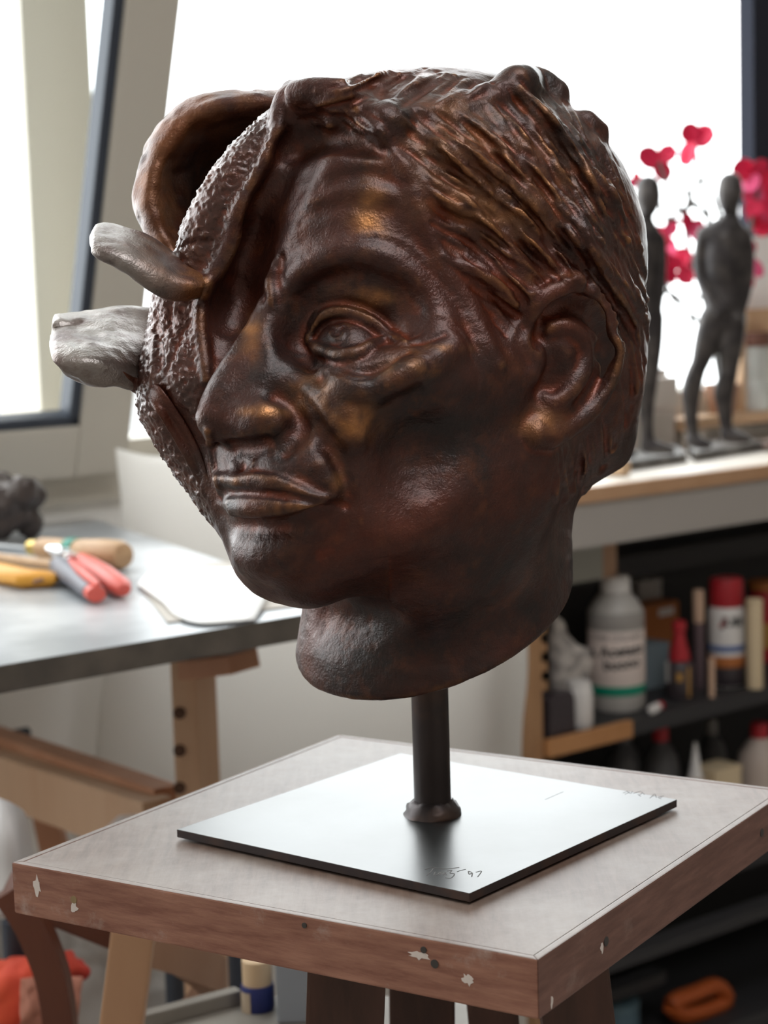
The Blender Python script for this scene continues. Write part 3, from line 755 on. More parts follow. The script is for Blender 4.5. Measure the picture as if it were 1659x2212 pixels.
# window_1: bottom-hung sash tilted into the room
w1 = st(empty('window_1', wpos(WA[1], 0, 1.168)))
wbox('jamb', WA[1], WB[0], -.12, -.005, 1.12, ZT+.05, M_FRAME, w1, .004)
wbox('jamb', WA[0]-.05, WA[0], -.12, -.005, 1.12, ZT+.05, M_FRAME, w1, .004)
wbox('bottom_rail', WA[0], WA[1], -.12, -.005, 1.12, ZB-.02, M_FRAME, w1, .004)
wbox('head_rail', WA[0], WA[1], -.12, -.005, ZT, ZT+.05, M_FRAME, w1, .004)
tl = math.radians(17); SB = WN*math.sin(tl)+np.array([0, 0, 1])*math.cos(tl); SN = WN*math.cos(tl)-np.array([0, 0, 1])*math.sin(tl)
def spos(t, b, o): return wpos(t, .012, 1.170)+SB*b+SN*o
def sbox(name, t0, t1, b0, b1, o0, o1, m, parent, bev=.003):
    return slab(name, [spos(t0, b0, o0), spos(t1, b0, o0), spos(t1, b1, o0), spos(t0, b1, o0)], SN*(o1-o0), m, parent, bev)
sr = wt(240, 860, .03); sw = .078; SH_ = 1.9
sash = bpy.data.objects.new('sash', None); sash.location = Vector(wpos(WA[1], .012, 1.170))-Vector(w1.location); link(sash, w1)
sbox('stile', sr-sw, sr, 0, SH_, 0, .05, M_FRAME, sash, .005); sbox('stile', WA[0]-.03, WA[0]+.05, 0, SH_, 0, .05, M_FRAME, sash, .005)
sbox('rail', WA[0]+.05, sr-sw, 0, .072, 0, .05, M_FRAME, sash, .005); sbox('rail', WA[0]+.05, sr-sw, SH_-.07, SH_, 0, .05, M_FRAME, sash, .005)
sbox('gasket', sr-sw-.016, sr-sw, .072, SH_-.07, .016, .044, M_GASK, sash, .002); sbox('gasket', WA[0]+.05, sr-sw, .072, .086, .016, .044, M_GASK, sash, .002)
sbox('pane', WA[0]+.045, sr-sw-.004, .07, SH_-.068, .022, .028, M_PANE, sash, 0)
# window_2 and window_3: fixed lights
def fixed(name, a, b, mm):
    w = st(empty(name, wpos((a+b)/2, 0, 1.168)))
    wbox('bottom_rail', a, b, -.10, -.005, 1.12, ZB, M_FRAME, w, .004); wbox('head_rail', a, b, -.10, -.005, ZT, ZT+.05, M_FRAME, w, .004)
    wbox('pane', a, b, -.055, -.049, ZB-.005, ZT+.005, M_PANE, w, 0)
    wbox('mullion', b, b+.06, -.025, .012, 1.12, ZT+.05, mm, w, .004)
fixed('window_2', WB[0], WB[1], M_DARKF); fixed('window_3', WC[0], WC[1], M_FRAME); fixed('window_4', WZ[0], WZ[1]-.01, M_FRAME)
# the house across the street, seen through the tilted sash
M_HOUSE = mat('pale render', (.11, .112, .118), .9); M_SLAB = mat('white slab', (.30, .30, .30), .8)
M_BRICK = mat('terracotta', (.09, .06, .05), .9); M_LEAF = mat('hedge leaves', (.07, .10, .08), .8, noise=(30, (.12, .14, .11), .4, .6)); M_SHUT = mat('blue grey shutter', (.08, .10, .115), .8)
hs = empty('neighbour_house', wpos(-1.2, -7.6, 0), 'pale rendered house with white balcony seen through the tilted window', 'house')
def far(px, py): return wt(px, py, -7)
def farz(px, py): return float(wray(px, py, -7)[2])
wbox('wall', far(-420, 400), far(150, 400), -7.9, -7.3, -1, 6, M_HOUSE, hs, 0)
wbox('balcony_slab', far(-420, 250), far(101, 250), -7.3, -6.7, farz(60, 270), farz(60, 236), M_SLAB, hs, 0)
wbox('pillar', far(-60, 500), far(48, 500), -7.3, -7.0, -1, farz(60, 270), M_SLAB, hs, 0)
for k in range(3): wbox('cornice', far(50, 320), far(118, 320), -7.3, -7.15, farz(60, 352)+k*.045, farz(60, 352)+k*.045+.03, M_BRICK, hs, 0)
wbox('shutter', far(52, 320), far(100, 320), -7.3, -7.2, farz(60, 500), farz(60, 365), M_SHUT, hs, 0)
wbox('parapet', far(-420, 800), far(220, 800), -7.0, -6.6, -1, farz(60, 745), M_SLAB, hs, 0)
hg = bmesh.new(); rgh = random.Random(3)
for k in range(60):
    c = wpos(far(50+rgh.random()*70, 640), -7.05-rgh.random()*.12, farz(60, 745)+rgh.random()*.42)
    bmesh.ops.create_icosphere(hg, subdivisions=1, radius=.04+rgh.random()*.03, matrix=Matrix.Translation(Vector(c)))
ho = bm_obj('hedge', hg, M_LEAF); tag(ho, 'clipped hedge on the balcony of the house outside', 'hedge', kind='stuff')
# ---------------------------------------------------------------- modelling stool
def wood(name, c1, c2, rough=.5, scale=9, stretch=(1, 1, 14), dust=None, axis_rot=0.0, bumpd=.0006, spec=.5, coat=0.0):
    m = bpy.data.materials.new(name); m.use_nodes = True; N = m.node_tree.nodes; Lk = m.node_tree.links; b = N['Principled BSDF']
    tc = N.new('ShaderNodeTexCoord'); mp = N.new('ShaderNodeMapping'); mp.inputs['Scale'].default_value = stretch; mp.inputs['Rotation'].default_value = (0, 0, axis_rot)
    n1 = N.new('ShaderNodeTexNoise'); n1.inputs['Scale'].default_value = scale; n1.inputs['Detail'].default_value = 6; n1.inputs['Roughness'].default_value = .65
    rp = N.new('ShaderNodeMapRange'); rp.inputs['From Min'].default_value = .35; rp.inputs['From Max'].default_value = .68
    mx = N.new('ShaderNodeMix'); mx.data_type = 'RGBA'; mx.inputs['A'].default_value = c1+(1,); mx.inputs['B'].default_value = c2+(1,)
    Lk.new(tc.outputs['Object'], mp.inputs['Vector']); Lk.new(mp.outputs[0], n1.inputs['Vector']); Lk.new(n1.outputs['Fac'], rp.inputs['Value']); Lk.new(rp.outputs[0], mx.inputs['Factor'])
    col = mx.outputs['Result']
    if dust:
        n2 = N.new('ShaderNodeTexNoise'); n2.inputs['Scale'].default_value = dust[1]; n2.inputs['Detail'].default_value = 9; n2.inputs['Roughness'].default_value = .72
        r2 = N.new('ShaderNodeMapRange'); r2.inputs['From Min'].default_value = dust[2]; r2.inputs['From Max'].default_value = dust[3]; r2.inputs['To Max'].default_value = dust[4]
        m2 = N.new('ShaderNodeMix'); m2.data_type = 'RGBA'; m2.inputs['B'].default_value = dust[0]+(1,)
        Lk.new(tc.outputs['Object'], n2.inputs['Vector']); Lk.new(n2.outputs['Fac'], r2.inputs['Value']); Lk.new(r2.outputs[0], m2.inputs['Factor']); Lk.new(col, m2.inputs['A']); col = m2.outputs['Result']
    Lk.new(col, b.inputs['Base Color']); b.inputs['Roughness'].default_value = rough; b.inputs['Specular IOR Level'].default_value = spec; b.inputs['Coat Weight'].default_value = coat
    bp = N.new('ShaderNodeBump'); bp.inputs['Strength'].default_value = .4; bp.inputs['Distance'].default_value = bumpd
    Lk.new(n1.outputs['Fac'], bp.inputs['Height']); Lk.new(bp.outputs[0], b.inputs['Normal'])
    return m
SY = .2192
M_TOP = wood('dusty mahogany top', (.105, .062, .045), (.165, .11, .083), .44, 40, (5, .5, 1), ((.27, .23, .20), 9, .42, .68, .75), -(SY+math.pi/4), .0003)
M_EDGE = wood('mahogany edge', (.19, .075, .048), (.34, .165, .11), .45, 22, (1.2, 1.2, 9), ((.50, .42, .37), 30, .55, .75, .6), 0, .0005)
M_EDGE_SHADE = wood('mahogany edge shaded', (.12, .055, .04), (.20, .10, .075), .5, 22, (1.2, 1.2, 9), ((.34, .26, .22), 30, .58, .8, .5), 0, .0005)  # edge mahogany darkened to put shade on the front-right strip
M_LEG = wood('dark stool leg', (.060, .028, .020), (.11, .05, .035), .5, 8, (6, 6, 1))
M_CHIP = mat('flaked filler', (.62, .55, .50), .8, bump=(200, .3, .001)); M_NAIL = mat('nail', (.09, .085, .08), .4, .7); M_HOLE = mat('screw hole', (.24, .17, .08), .6)
SCX = np.array([.0468*.3, 3.4916*.3]); SSQ = 1.063*.3; TH = .028
stool = empty('modelling_stool', (SCX[0], SCX[1], 0), 'square wooden sculptor\'s stool with dusty top carrying the bronze head', 'stool')
So = square(SCX, SSQ, SY); Si = square(SCX, SSQ-.0085, SY); Sg = square(SCX, SSQ-.0092, SY)
prism('top_panel', Sg, STOOL_Z-TH+.002, STOOL_Z, M_TOP, stool, .0003)
for i, mm in ((0, M_EDGE), (1, M_EDGE_SHADE), (2, M_EDGE), (3, M_EDGE)):
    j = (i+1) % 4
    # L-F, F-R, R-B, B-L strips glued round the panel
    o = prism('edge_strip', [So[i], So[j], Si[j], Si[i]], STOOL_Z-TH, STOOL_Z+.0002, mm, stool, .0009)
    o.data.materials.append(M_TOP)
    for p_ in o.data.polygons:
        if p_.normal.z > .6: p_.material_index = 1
def edge_pt(i, s, z, out=.0):
    a, b = So[i], So[(i+1) % 4]; p = a+(b-a)*s; d = (b-a)/np.linalg.norm(b-a); nrm = np.array([d[1], -d[0]])
    if (p-SCX)@nrm < 0: nrm = -nrm
    return np.array([p[0]+nrm[0]*out, p[1]+nrm[1]*out, z]), np.array([nrm[0], nrm[1], 0]), np.array([d[0], d[1], 0])
def disc(name, i, s, h, r, m, depth=.0005, sq=1.0, seg=14, rag=0.0, seed=1):
    p, nn, dd = edge_pt(i, s, STOOL_Z-h, 0); rg = random.Random(seed)
    poly = [p+dd*(math.cos(t)*r*(1+rg.uniform(-rag, rag)))+np.array([0, 0, 1])*(math.sin(t)*r*sq*(1+rg.uniform(-rag, rag))) for t in (2*math.pi*k/seg for k in range(seg))]
    return slab(name, poly, nn*depth, m, stool, 0)
disc('screw_hole', 0, .135, .014, .0021, M_HOLE, .0003); disc('screw_hole', 0, .83, .011, .0021, M_NAIL, .0003); disc('screw_hole', 1, .22, .0135, .0024, M_NAIL, .0003); disc('screw_hole', 1, .86, .014, .0024, M_NAIL, .0003)
disc('nail', 0, .60, .0042, .0014, M_NAIL, .0005); disc('nail', 0, .812, .0052, .0016, M_NAIL, .0005)
disc('filler_chip', 0, .135, .0185, .0022, M_CHIP, .0002, 1.3, 12, .4, 2); disc('filler_chip', 0, .055, .0105, .0022, M_CHIP, .0002, 2.2, 12, .5, 3); disc('filler_chip', 0, .80, .0085, .0052, M_CHIP, .0002, .35, 16, .5, 5)
disc('filler_chip', 0, .885, .0155, .0030, M_CHIP, .0002, .9, 16, .5, 7); disc('filler_chip', 1, .205, .0150, .0016, M_CHIP, .0002, 1.6, 12, .4, 9); disc('filler_chip', 1, .04, .024, .0012, M_CHIP, .0002, 2.2, 12, .4, 11)
# legs: splayed flat planks to the floor, tied by a shelf lower down
def leg(pxa, pxb, py, Y, spread, dep=.032):
    a = py_at(pxa, py, Y); b = py_at(pxb, py, Y); w_ = abs(b[0]-a[0]); c = (a+b)/2
    top = Vector((c[0], Y+dep/2, STOOL_Z-TH)); bot = Vector((c[0]+spread[0], Y+dep/2+spread[1], 0))
    k = (top.z-c[2])/top.z; top.x -= spread[0]*k; top.y -= spread[1]*k*0
    box_between('leg', bot, top, dep, w_, M_LEG, stool, (1, 0, 0), .002)
leg(662, 832, 2170, .955, (-.07, -.06)); leg(1165, 1322, 2160, .985, (.10, -.03)); leg(842, 985, 2200, 1.13, (-.02, .06)); leg(1010, 1120, 2200, 1.10, (.06, .07))
# ---------------------------------------------------------------- work table on a trestle, left
ZTB = 1.10
M_SLATE = mat('worn zinc table top', (.33, .35, .37), .33, .35, noise=(7, (.62, .64, .66), .40, .62, 8), bump=(30, .08, .001))
M_TEDGE = mat('dark table edge', (.075, .065, .055), .5, noise=(20, (.13, .11, .09), .4, .7))
M_PINE = wood('pine', (.50, .30, .18), (.60, .40, .26), .55, 10, (1, 1, .12), None, 0, .0004)
M_PINE2 = wood('red pine', (.42, .19, .10), (.52, .27, .16), .55, 10, (1, 1, .12), None, 0, .0004)
M_PAPER = mat('white paper', (.88, .88, .87), .8); M_CARD = mat('grey card', (.52, .48, .43), .8)
def tz(px, py, z=ZTB): return pz_at(px, py, z)
ta, tb_, tc_, td, te = tz(-260, 1481), tz(773, 1307), tz(211, 1123), tz(0, 1143), tz(-330, 1175)
table = empty('work_table', (ta+tc_)/2*np.array([1, 1, 0]), 'grey metal-topped work table with dark edge on a wooden trestle', 'table')
top = prism('table_top', [ta, tb_, tc_, td, te], ZTB-.024, ZTB, M_SLATE, table, .0015)
top.data.materials.append(M_TEDGE)
for p in top.data.polygons:
    if p.normal.z < .5: p.material_index = 1
# trestle: post with peg holes, cross bar, rails, feet
DP = 1.86
def at(px, py, Y): return py_at(px, py, Y)
pw = np.linalg.norm(at(370, 1500, DP)-at(424, 1500, DP))
dirp = WX                                                         # the trestle follows the table edge
pb = at(396, 1560, DP)
def bar(name, p0, p1, w_, h_, m, parent, up=(0, 0, 1), bev=.003): return box_between(name, p0, p1, w_, h_, m, parent, up, bev)
post = slab('post', [np.array(list(at(370, 1500, DP)[:2])+[0]), np.array(list(at(424, 1500, DP)[:2])+[0]), np.array(list(at(424, 1500, DP)[:2])+[ZTB-.05]), np.array(list(at(370, 1500, DP)[:2])+[ZTB-.05])], (.016, .05, 0), M_PINE, table, .002)
for py in (1540, 1621, 1702, 1784):
    c = at(388, py, DP); d = np.array([.016, .05, 0]); d = d/np.linalg.norm(d)
    lathe('peg_hole', c-np.array([0, 1, 0])*.0016, [(.0062, 0), (.0062, .004)], mat('hole shadow', (.10, .05, .03), .8) if 'hole shadow' not in bpy.data.materials else bpy.data.materials['hole shadow'], table, 16, (0, 1, 0))
cb0 = at(490, 1436, DP-.01); 
box_between('cross_bar', at(412, 1442, DP+.02), at(529, 1428, DP-.02), .045, .019, M_PINE2, table)
tube('peg', [at(462, 1402, DP), at(488, 1386, DP-.01)], .006, M_GASK, table)
box_between('rail', at(345, 1790, DP+.02), at(-220, 1600, DP+.62), .035, .060, M_PINE, table)
box_between('rail', at(362, 1726, DP+.05), at(-200, 1533, DP+.66), .030, .026, M_PINE2, table)
box_between('leg', at(128, 1880, DP+.36), at(92, 1720, DP+.38), .03, .03, M_PINE2, table, (0, 1, 0))
q0 = at(128, 1880, DP+.36); box_between('leg', np.array([q0[0]+.03, q0[1], 0]), q0, .03, .03, M_PINE2, table, (0, 1, 0))
box_between('leg', np.array(list(at(-215, 1600, DP+.62)[:2])+[0]), np.array(list(at(-215, 1600, DP+.62)[:2])+[ZTB-.024]), .05, .05, M_PINE, table, (0, 1, 0))
tube('peg', [at(-30, 1599, DP+.45), at(58, 1582, DP+.40)], .0065, M_GASK, table)
# ledge between the table and the windows, with papers, and the dark lump at its end
ledge = wbox('window_ledge', -1.2, wt(262, 1120, .09), .002, .055, 1.062, 1.092, M_SILLW, None, .002); tag(ledge, 'pale ledge board between the work table and the tilted window', 'shelf')
def flat_sheet(name, px, z, m, label, cat, th=.0012, wav=.0, group=None):
    P = [tz(x, y, z) for x, y in px]; o = prism(name, P, z, z+th, m, None, 0); tag(o, label, cat, group); return o
flat_sheet('paper_sheet', [(40, 1124), (258, 1108), (258, 1097), (60, 1107)], 1.0925, M_PAPER, 'white paper sheet lying on the window ledge', 'paper')
# sheets near the table's corner
flat_sheet('card_sheet', [(300, 1268), (362, 1346), (700, 1302), (590, 1212), (350, 1222)], ZTB+.0005, M_CARD, 'grey card lying under the drawing paper on the table', 'card')
S = patch([[tz(x, y, ZTB+h) for x, y, h in r] for r in ([(296, 1262, .004), (322, 1236, .006), (352, 1215, .006)], [(350, 1300, .005), (395, 1262, .012), (420, 1222, .008)], [(425, 1346, .003), (480, 1290, .010), (500, 1226, .006)], [(640, 1330, .003), (640, 1275, .006), (620, 1216, .005)])], 24, 16)
o = sheet('drawing_paper', [[S[i, j] for j in range(0, 16, 3)] for i in range(0, 24, 4)], .0012, 24, 16, .0, .1, 1, None, M_PAPER); tag(o, 'rumpled white drawing paper on grey card at the table corner', 'paper')
# ---- tools
M_HANDLE = mat('beech handle', (.56, .36, .20), .5, noise=(40, (.45, .27, .14), .4, .7, 4, (1, 1, 6))); M_BRASS = mat('brass ferrule', (.55, .40, .12), .35, .8); M_GREEN = mat('green tape', (.0, .22, .15), .5)
M_BLADE = mat('grey steel blade', (.20, .20, .20), .35, .8); M_YEL = mat('orange yellow plastic', (.80, .38, .05), .45); M_GREYP = mat('grey grip', (.17, .17, .20), .5); M_REDP = mat('red grip', (.72, .12, .09), .45); M_CHR = mat('bright steel', (.75, .77, .80), .25, .9)
def tp(px, py, h): return tz(px, py, ZTB+h)
ch = empty('chisel', tp(170, 1190, 0), 'wood carving chisel with beech handle and green tape band', 'chisel')
a, b = tp(82, 1184, .0155), tp(268, 1200, .0175); L = np.linalg.norm(b-a); d = (b-a)/L
hp = [(.009, 0), (.0125, .008), (.013, .03), (.0125, .05), (.014, .07), (.0165, L*.75), (.0165, L*.95), (.0135, L), (.002, L+.002)]
lathe('handle', a, hp, M_HANDLE, ch, 24, d); lathe('ferrule', a-d*.012, [(.009, 0), (.0095, .012), (.0102, .016)], M_BRASS, ch, 24, d); lathe('tape_band', a+d*L*.37, [(.0146, 0), (.0150, .002), (.0154, L*.11), (.0150, L*.112)], M_GREEN, ch, 24, d)
tube('blade', [a-d*.012, a-d*.05, a-d*.12, a-d*.19], [.004, .006, .008, .008], M_BLADE, ch, 10, (1.3, .35))
st_ = tube('modelling_stick', [tp(-40, 1201, .006), tp(130, 1222, .006)], [.006, .0055], M_HANDLE, None, 12); tag(st_, 'thin wooden modelling stick behind the yellow cutter', 'stick')
kn = empty('cutter_knife', tp(50, 1250, 0), 'orange yellow plastic cutter knife beside the pliers', 'knife')
tube('body', [tp(-60, 1228, .008), tp(0, 1238, .009), tp(60, 1250, .010), tp(100, 1250, .009), tp(116, 1249, .006)], [.017, .017, .016, .014, .009], M_YEL, kn, 14, (1, .62)); tube('cord_hole', [tp(72, 1258, .017), tp(94, 1252, .019)], .004, mat('brown hole', (.16, .06, .02), .6), kn, 10, (1, .5))
plr = empty('pliers', tp(190, 1240, 0), 'pliers with grey and red handle grips lying open on the table', 'pliers')
tube('grip', [tp(128, 1219, .012), tp(140, 1232, .013), tp(170, 1252, .013), tp(200, 1278, .011)], [.011, .0135, .0125, .0105], M_GREYP, plr, 14, (1, .8)); tube('grip_end', [tp(199, 1276, .011), tp(208, 1284, .010)], [.0105, .010], M_REDP, plr, 14, (1, .8)); tube('grip_stripe', [tp(152, 1213, .022), tp(172, 1232, .024), (tp(196, 1252, .022)), tp(212, 1264, .019)], [.003, .0045, .0045, .003], M_REDP, plr, 10)
tube('grip', [tp(172, 1208, .012), tp(190, 1222, .013), tp(225, 1242, .013), tp(258, 1266, .012), tp(268, 1275, .009)], [.009, .0125, .0125, .012, .008], M_REDP, plr, 14, (1, .8))
tube('jaw', [tp(160, 1214, .014), tp(140, 1200, .016), tp(120, 1190, .024), tp(108, 1184, .026)], [.012, .013, .012, .006], M_CHR, plr, 12, (1, .6)); lathe('rivet', tp(146, 1200, .024), [(.005, 0), (.005, .003), (.003, .004)], M_CHR, plr, 14)
# dark rough lump at the far left
M_LUMP = mat('dark glazed lump', (.07, .055, .05), .35, .3, noise=(18, (.28, .24, .20), .55, .75), bump=(60, .6, .004))
cl = Clay((-60, -60, -10), (60, 60, 100), 3.0); rl = random.Random(2)
for k in range(16):
    cl.ell((rl.uniform(-26, 26), rl.uniform(-20, 20), rl.uniform(14, 55)), (rl.uniform(12, 24), rl.uniform(12, 22), rl.uniform(10, 18)), None, 'add', 5)
cl.plane_cut((0, 0, 0), (0, 0, -1), 1); v_, f_ = cl.mesh(); v_ = v_+vnoise(v_*.12, 3)[:, None]*np.array([2.5, 2.5, 2.5])*(v_[:, 2:3] > 2)
v_[:, 2] -= v_[:, 2].min(); lp = tz(16, 1168, ZTB+.0005)
o = fast_mesh('rough_sculpture', v_/1000.*np.array([1.15, .8, 1.25])+lp, f_, M_LUMP); tag(o, 'small dark lumpy sculpture at the far edge of the work table', 'sculpture')
# the big bent sheet of white board standing behind the table
M_BOARD = mat('white board', (.82, .81, .79), .75)
_n = M_BOARD.node_tree.nodes; _l = M_BOARD.node_tree.links; _t = _n.new('ShaderNodeBsdfTranslucent'); _t.inputs['Color'].default_value = (.88, .86, .83, 1); _m = _n.new('ShaderNodeMixShader'); _m.inputs[0].default_value = .8   # thin card lets daylight through
_l.new(_n['Principled BSDF'].outputs[0], _m.inputs[1]); _l.new(_t.outputs[0], _m.inputs[2]); _l.new(_m.outputs[0], _n['Material Output'].inputs['Surface'])
cols = [[(250, 968, 2.50), (262, 1138, 2.50), (232, 1410, 2.50), (206, 1680, 2.50)], [(345, 985, 2.44), (360, 1150, 2.44), (345, 1410, 2.44), (330, 1680, 2.44)], [(560, 975, 2.42), (570, 1150, 2.42), (560, 1410, 2.42), (555, 1700, 2.42)],
        [(830, 965, 2.45), (830, 1150, 2.45), (830, 1410, 2.46), (830, 1720, 2.46)], [(1040, 962, 2.47), (1040, 1150, 2.47), (1046, 1410, 2.48), (1040, 1690, 2.48)], [(1138, 958, 2.38), (1136, 1150, 2.38), (1140, 1440, 2.40), (1126, 1660, 2.40)]]
g = []
for c in cols:
    r = [at(*p) for p in c]; e = r[-1].copy(); e[2] = .002; m_ = (r[-1]+e)/2; g.append(r+[m_, e])
o = sheet('white_board', g, .003, 40, 40, .0, .1, 1, None, M_BOARD); tag(o, 'large bent sheet of white board standing behind the work table', 'board')
# ---------------------------------------------------------------- bench under the windows, right: two bronze figures, flowers, jar
ZBN = 1.10; OB = .36
M_BENCH = mat('pale worn bench top', (.72, .67, .60), .45, noise=(6, (.60, .54, .47), .4, .7)); M_LIP = wood('orange pine lipping', (.50, .28, .15), (.60, .37, .22), .5, 8, (.3, 1, 1)); M_FASC = mat('grey painted fascia', (.42, .39, .36), .6)
t0b = wt(1080, 1100, OB); t1b = 3.2
bench = empty('window_bench', wpos((t0b+t1b)/2, OB/2, 0), 'pale window bench with pine lipping and grey fascia', 'bench')
wbox('bench_top', t0b, t1b, .02, OB-.012, ZBN-.022, ZBN, M_BENCH, bench, .0015); wbox('lipping', t0b, t1b, OB-.012, OB, ZBN-.022, ZBN+.0005, M_LIP, bench, .002); wbox('fascia', t0b, t1b, OB-.05, OB-.006, ZBN-.088, ZBN-.022, M_FASC, bench, .002)
M_FIG = mat('dark bronze figure', (.045, .040, .042), .45, .4, noise=(40, (.10, .09, .085), .4, .7), bump=(120, .3, .002)); M_FBASE = mat('grey bronze base', (.10, .095, .09), .4, .4, noise=(30, (.28, .27, .26), .5, .75))
def figure(name, label, base_px, D, parts, base_poly, vox=2.2):
    """cast standing figure: parts = strokes of (px, py, depth offset mm, radius mm)"""
    allp = [p for s_ in parts for p in s_[0]]
    def loc(p): return (py_at(p[0], p[1], D+p[2]/1000.)-FO)*1000.
    FO = py_at(base_px[0], base_px[1], D)
    P = np.array([loc(p) for p in allp]); R = max(p[3] for p in allp)
    c = Clay(P.min(0)-R*1.2-8, P.max(0)+R*1.2+8, vox)
    for pts, k in parts:
        a = np.array([list(loc(p))+[p[3]] for p in pts]); q = cr_spline(a, len(a)*4) if len(a) > 1 else a
        c.stroke(q[:, :3], q[:, 3]*1.2, 'add', k)
    v, f = c.mesh(); root = empty(name, FO, label, 'statuette', 'bronze figures on the window bench')
    fast_mesh('body', v/1000.+FO, f, M_FIG, root)
    zb = ZBN; pl_ = [tz(x, y, zb) for x, y in base_poly]
    prism('plinth', pl_, zb, zb+.016, M_FBASE, root, .003)
    return root
D2 = 2.93
figure('standing_figure', 'standing dark bronze male figure in front of the red flowers', (1560, 960), D2, [
    ([(1577, 398, 0, 15), (1576, 420, -2, 16), (1573, 443, -6, 11)], 6), ([(1580, 448, 4, 9), (1578, 480, 4, 10)], 6),
    ([(1532, 505, 0, 12), (1570, 492, 0, 14), (1602, 508, 0, 11)], 10), ([(1560, 520, 0, 22), (1562, 570, 0, 24), (1566, 620, 2, 21), (1562, 665, 2, 23), (1560, 690, 2, 21)], 12), ([(1590, 530, 0, 16), (1590, 600, 2, 15), (1580, 660, 2, 17)], 10),
    ([(1522, 508, 2, 11), (1514, 560, 4, 10), (1520, 610, 0, 9), (1538, 650, -22, 7), (1556, 672, -30, 7)], 4), ([(1608, 512, 2, 10), (1614, 560, 2, 9.5), (1610, 620, 0, 8.5), (1600, 668, -10, 7), (1592, 690, -18, 7)], 4),
    ([(1540, 690, 2, 18), (1526, 740, 0, 16), (1512, 785, 0, 12), (1505, 800, 0, 12), (1494, 840, 4, 13), (1492, 880, 6, 10), (1496, 930, 4, 7.5), (1500, 950, 4, 9)], 6), ([(1580, 690, 2, 19), (1578, 740, 0, 17), (1574, 790, 0, 13), (1572, 810, -2, 12), (1564, 845, 2, 13), (1566, 885, 4, 10), (1570, 925, 2, 7.5), (1574, 940, 2, 9)], 6),
    ([(1496, 952, 2, 8), (1512, 958, -4, 8), (1530, 962, -8, 5)], 4), ([(1572, 940, 2, 9), (1592, 944, -4, 8), (1614, 948, -8, 5)], 4)],
    [(1484, 982), (1500, 998), (1650, 974), (1606, 956)])
figure('standing_figure', 'standing dark bronze figure half hidden behind the bronze head', (1410, 985), D2-.03, [
    ([(1400, 405, 0, 15), (1400, 428, -2, 16), (1402, 448, -6, 11)], 6), ([(1394, 452, 4, 10), (1392, 490, 4, 11)], 6), ([(1360, 512, 0, 12), (1390, 500, 0, 14), (1418, 520, 0, 11)], 10),
    ([(1385, 520, 0, 22), (1385, 570, 0, 23), (1385, 620, 2, 21), (1385, 690, 2, 22)], 12), ([(1422, 528, 2, 10), (1424, 590, 2, 9), (1420, 650, 0, 8), (1412, 700, -6, 7)], 4), ([(1350, 520, 0, 10), (1345, 600, 0, 9), (1350, 680, 0, 8)], 4),
    ([(1404, 690, 2, 18), (1405, 740, 0, 16), (1404, 790, 0, 13), (1396, 840, 2, 13), (1396, 885, 4, 10), (1398, 930, 2, 8), (1400, 962, 2, 9)], 6), ([(1368, 690, 2, 18), (1355, 750, 0, 16), (1345, 810, 0, 13), (1335, 860, 2, 12), (1332, 930, 2, 8), (1335, 968, 2, 8)], 6),
    ([(1400, 964, 2, 9), (1424, 968, -4, 8), (1450, 973, -8, 5)], 4), ([(1334, 970, 2, 8), (1350, 976, -6, 7), (1366, 982, -10, 5)], 4)],
    [(1325, 998), (1345, 1020), (1484, 999), (1456, 976)])
# flowering branches in a pot behind the figures
M_PETAL = mat('magenta petal', (.78, .02, .09), .5); M_PETAL2 = mat('pale pink petal', (.85, .12, .28), .5); M_TWIG = mat('grey twig', (.10, .095, .09), .7); M_POT = mat('clay pot', (.30, .16, .10), .7)
DF = 3.12
ZPK = 1.152
fl = empty('flowering_branch', wpos(wt(1560, 870, .04), .04, ZPK), 'grey branching plant with magenta flowers in a clay pot behind the figures', 'plant')
pb0 = wpos(wt(1560, 870, .04), .04, ZPK+.0004); lathe('pot', pb0, [(.022, 0), (.024, .002), (.030, .042), (.032, .043), (.032, .052), (.029, .052), (.027, .042), (.002, .041)], M_POT, fl, 24)
def fp(px, py, dd=0): return py_at(px, py, DF+dd)
root = pb0+np.array([0, 0, .035])
twigs = [[(1546, 760), (1520, 640), (1490, 560), (1478, 470), (1450, 420), (1424, 350)], [(1552, 740), (1540, 600), (1530, 470), (1512, 380), (1500, 320)], [(1560, 740), (1590, 600), (1620, 500), (1636, 420), (1640, 380)], [(1500, 560), (1470, 560), (1450, 530)], [(1480, 480), (1440, 470), (1424, 440)],
         [(1530, 470), (1500, 440), (1470, 400), (1450, 398)], [(1520, 640), (1480, 650), (1440, 630), (1425, 660)], [(1546, 720), (1490, 680), (1450, 640), (1436, 600)], [(1600, 570), (1560, 480), (1540, 420)], [(1500, 680), (1490, 700), (1480, 720)], [(1478, 470), (1500, 400), (1530, 388)], [(1510, 440), (1470, 455), (1440, 480)], [(1495, 610), (1465, 600), (1450, 575)]]
for i, w_ in enumerate(twigs):
    q = [fp(x, y, .02*math.sin(i*2.1+k)) for k, (x, y) in enumerate(w_)]
    if i < 3: q = [root]+q
    q = cr_spline(q, len(q)*5); r = np.linspace(.006 if i < 3 else .0045, .0032, len(q)); tube('twig', q, list(r), M_TWIG, fl, 6)
petal_me = None
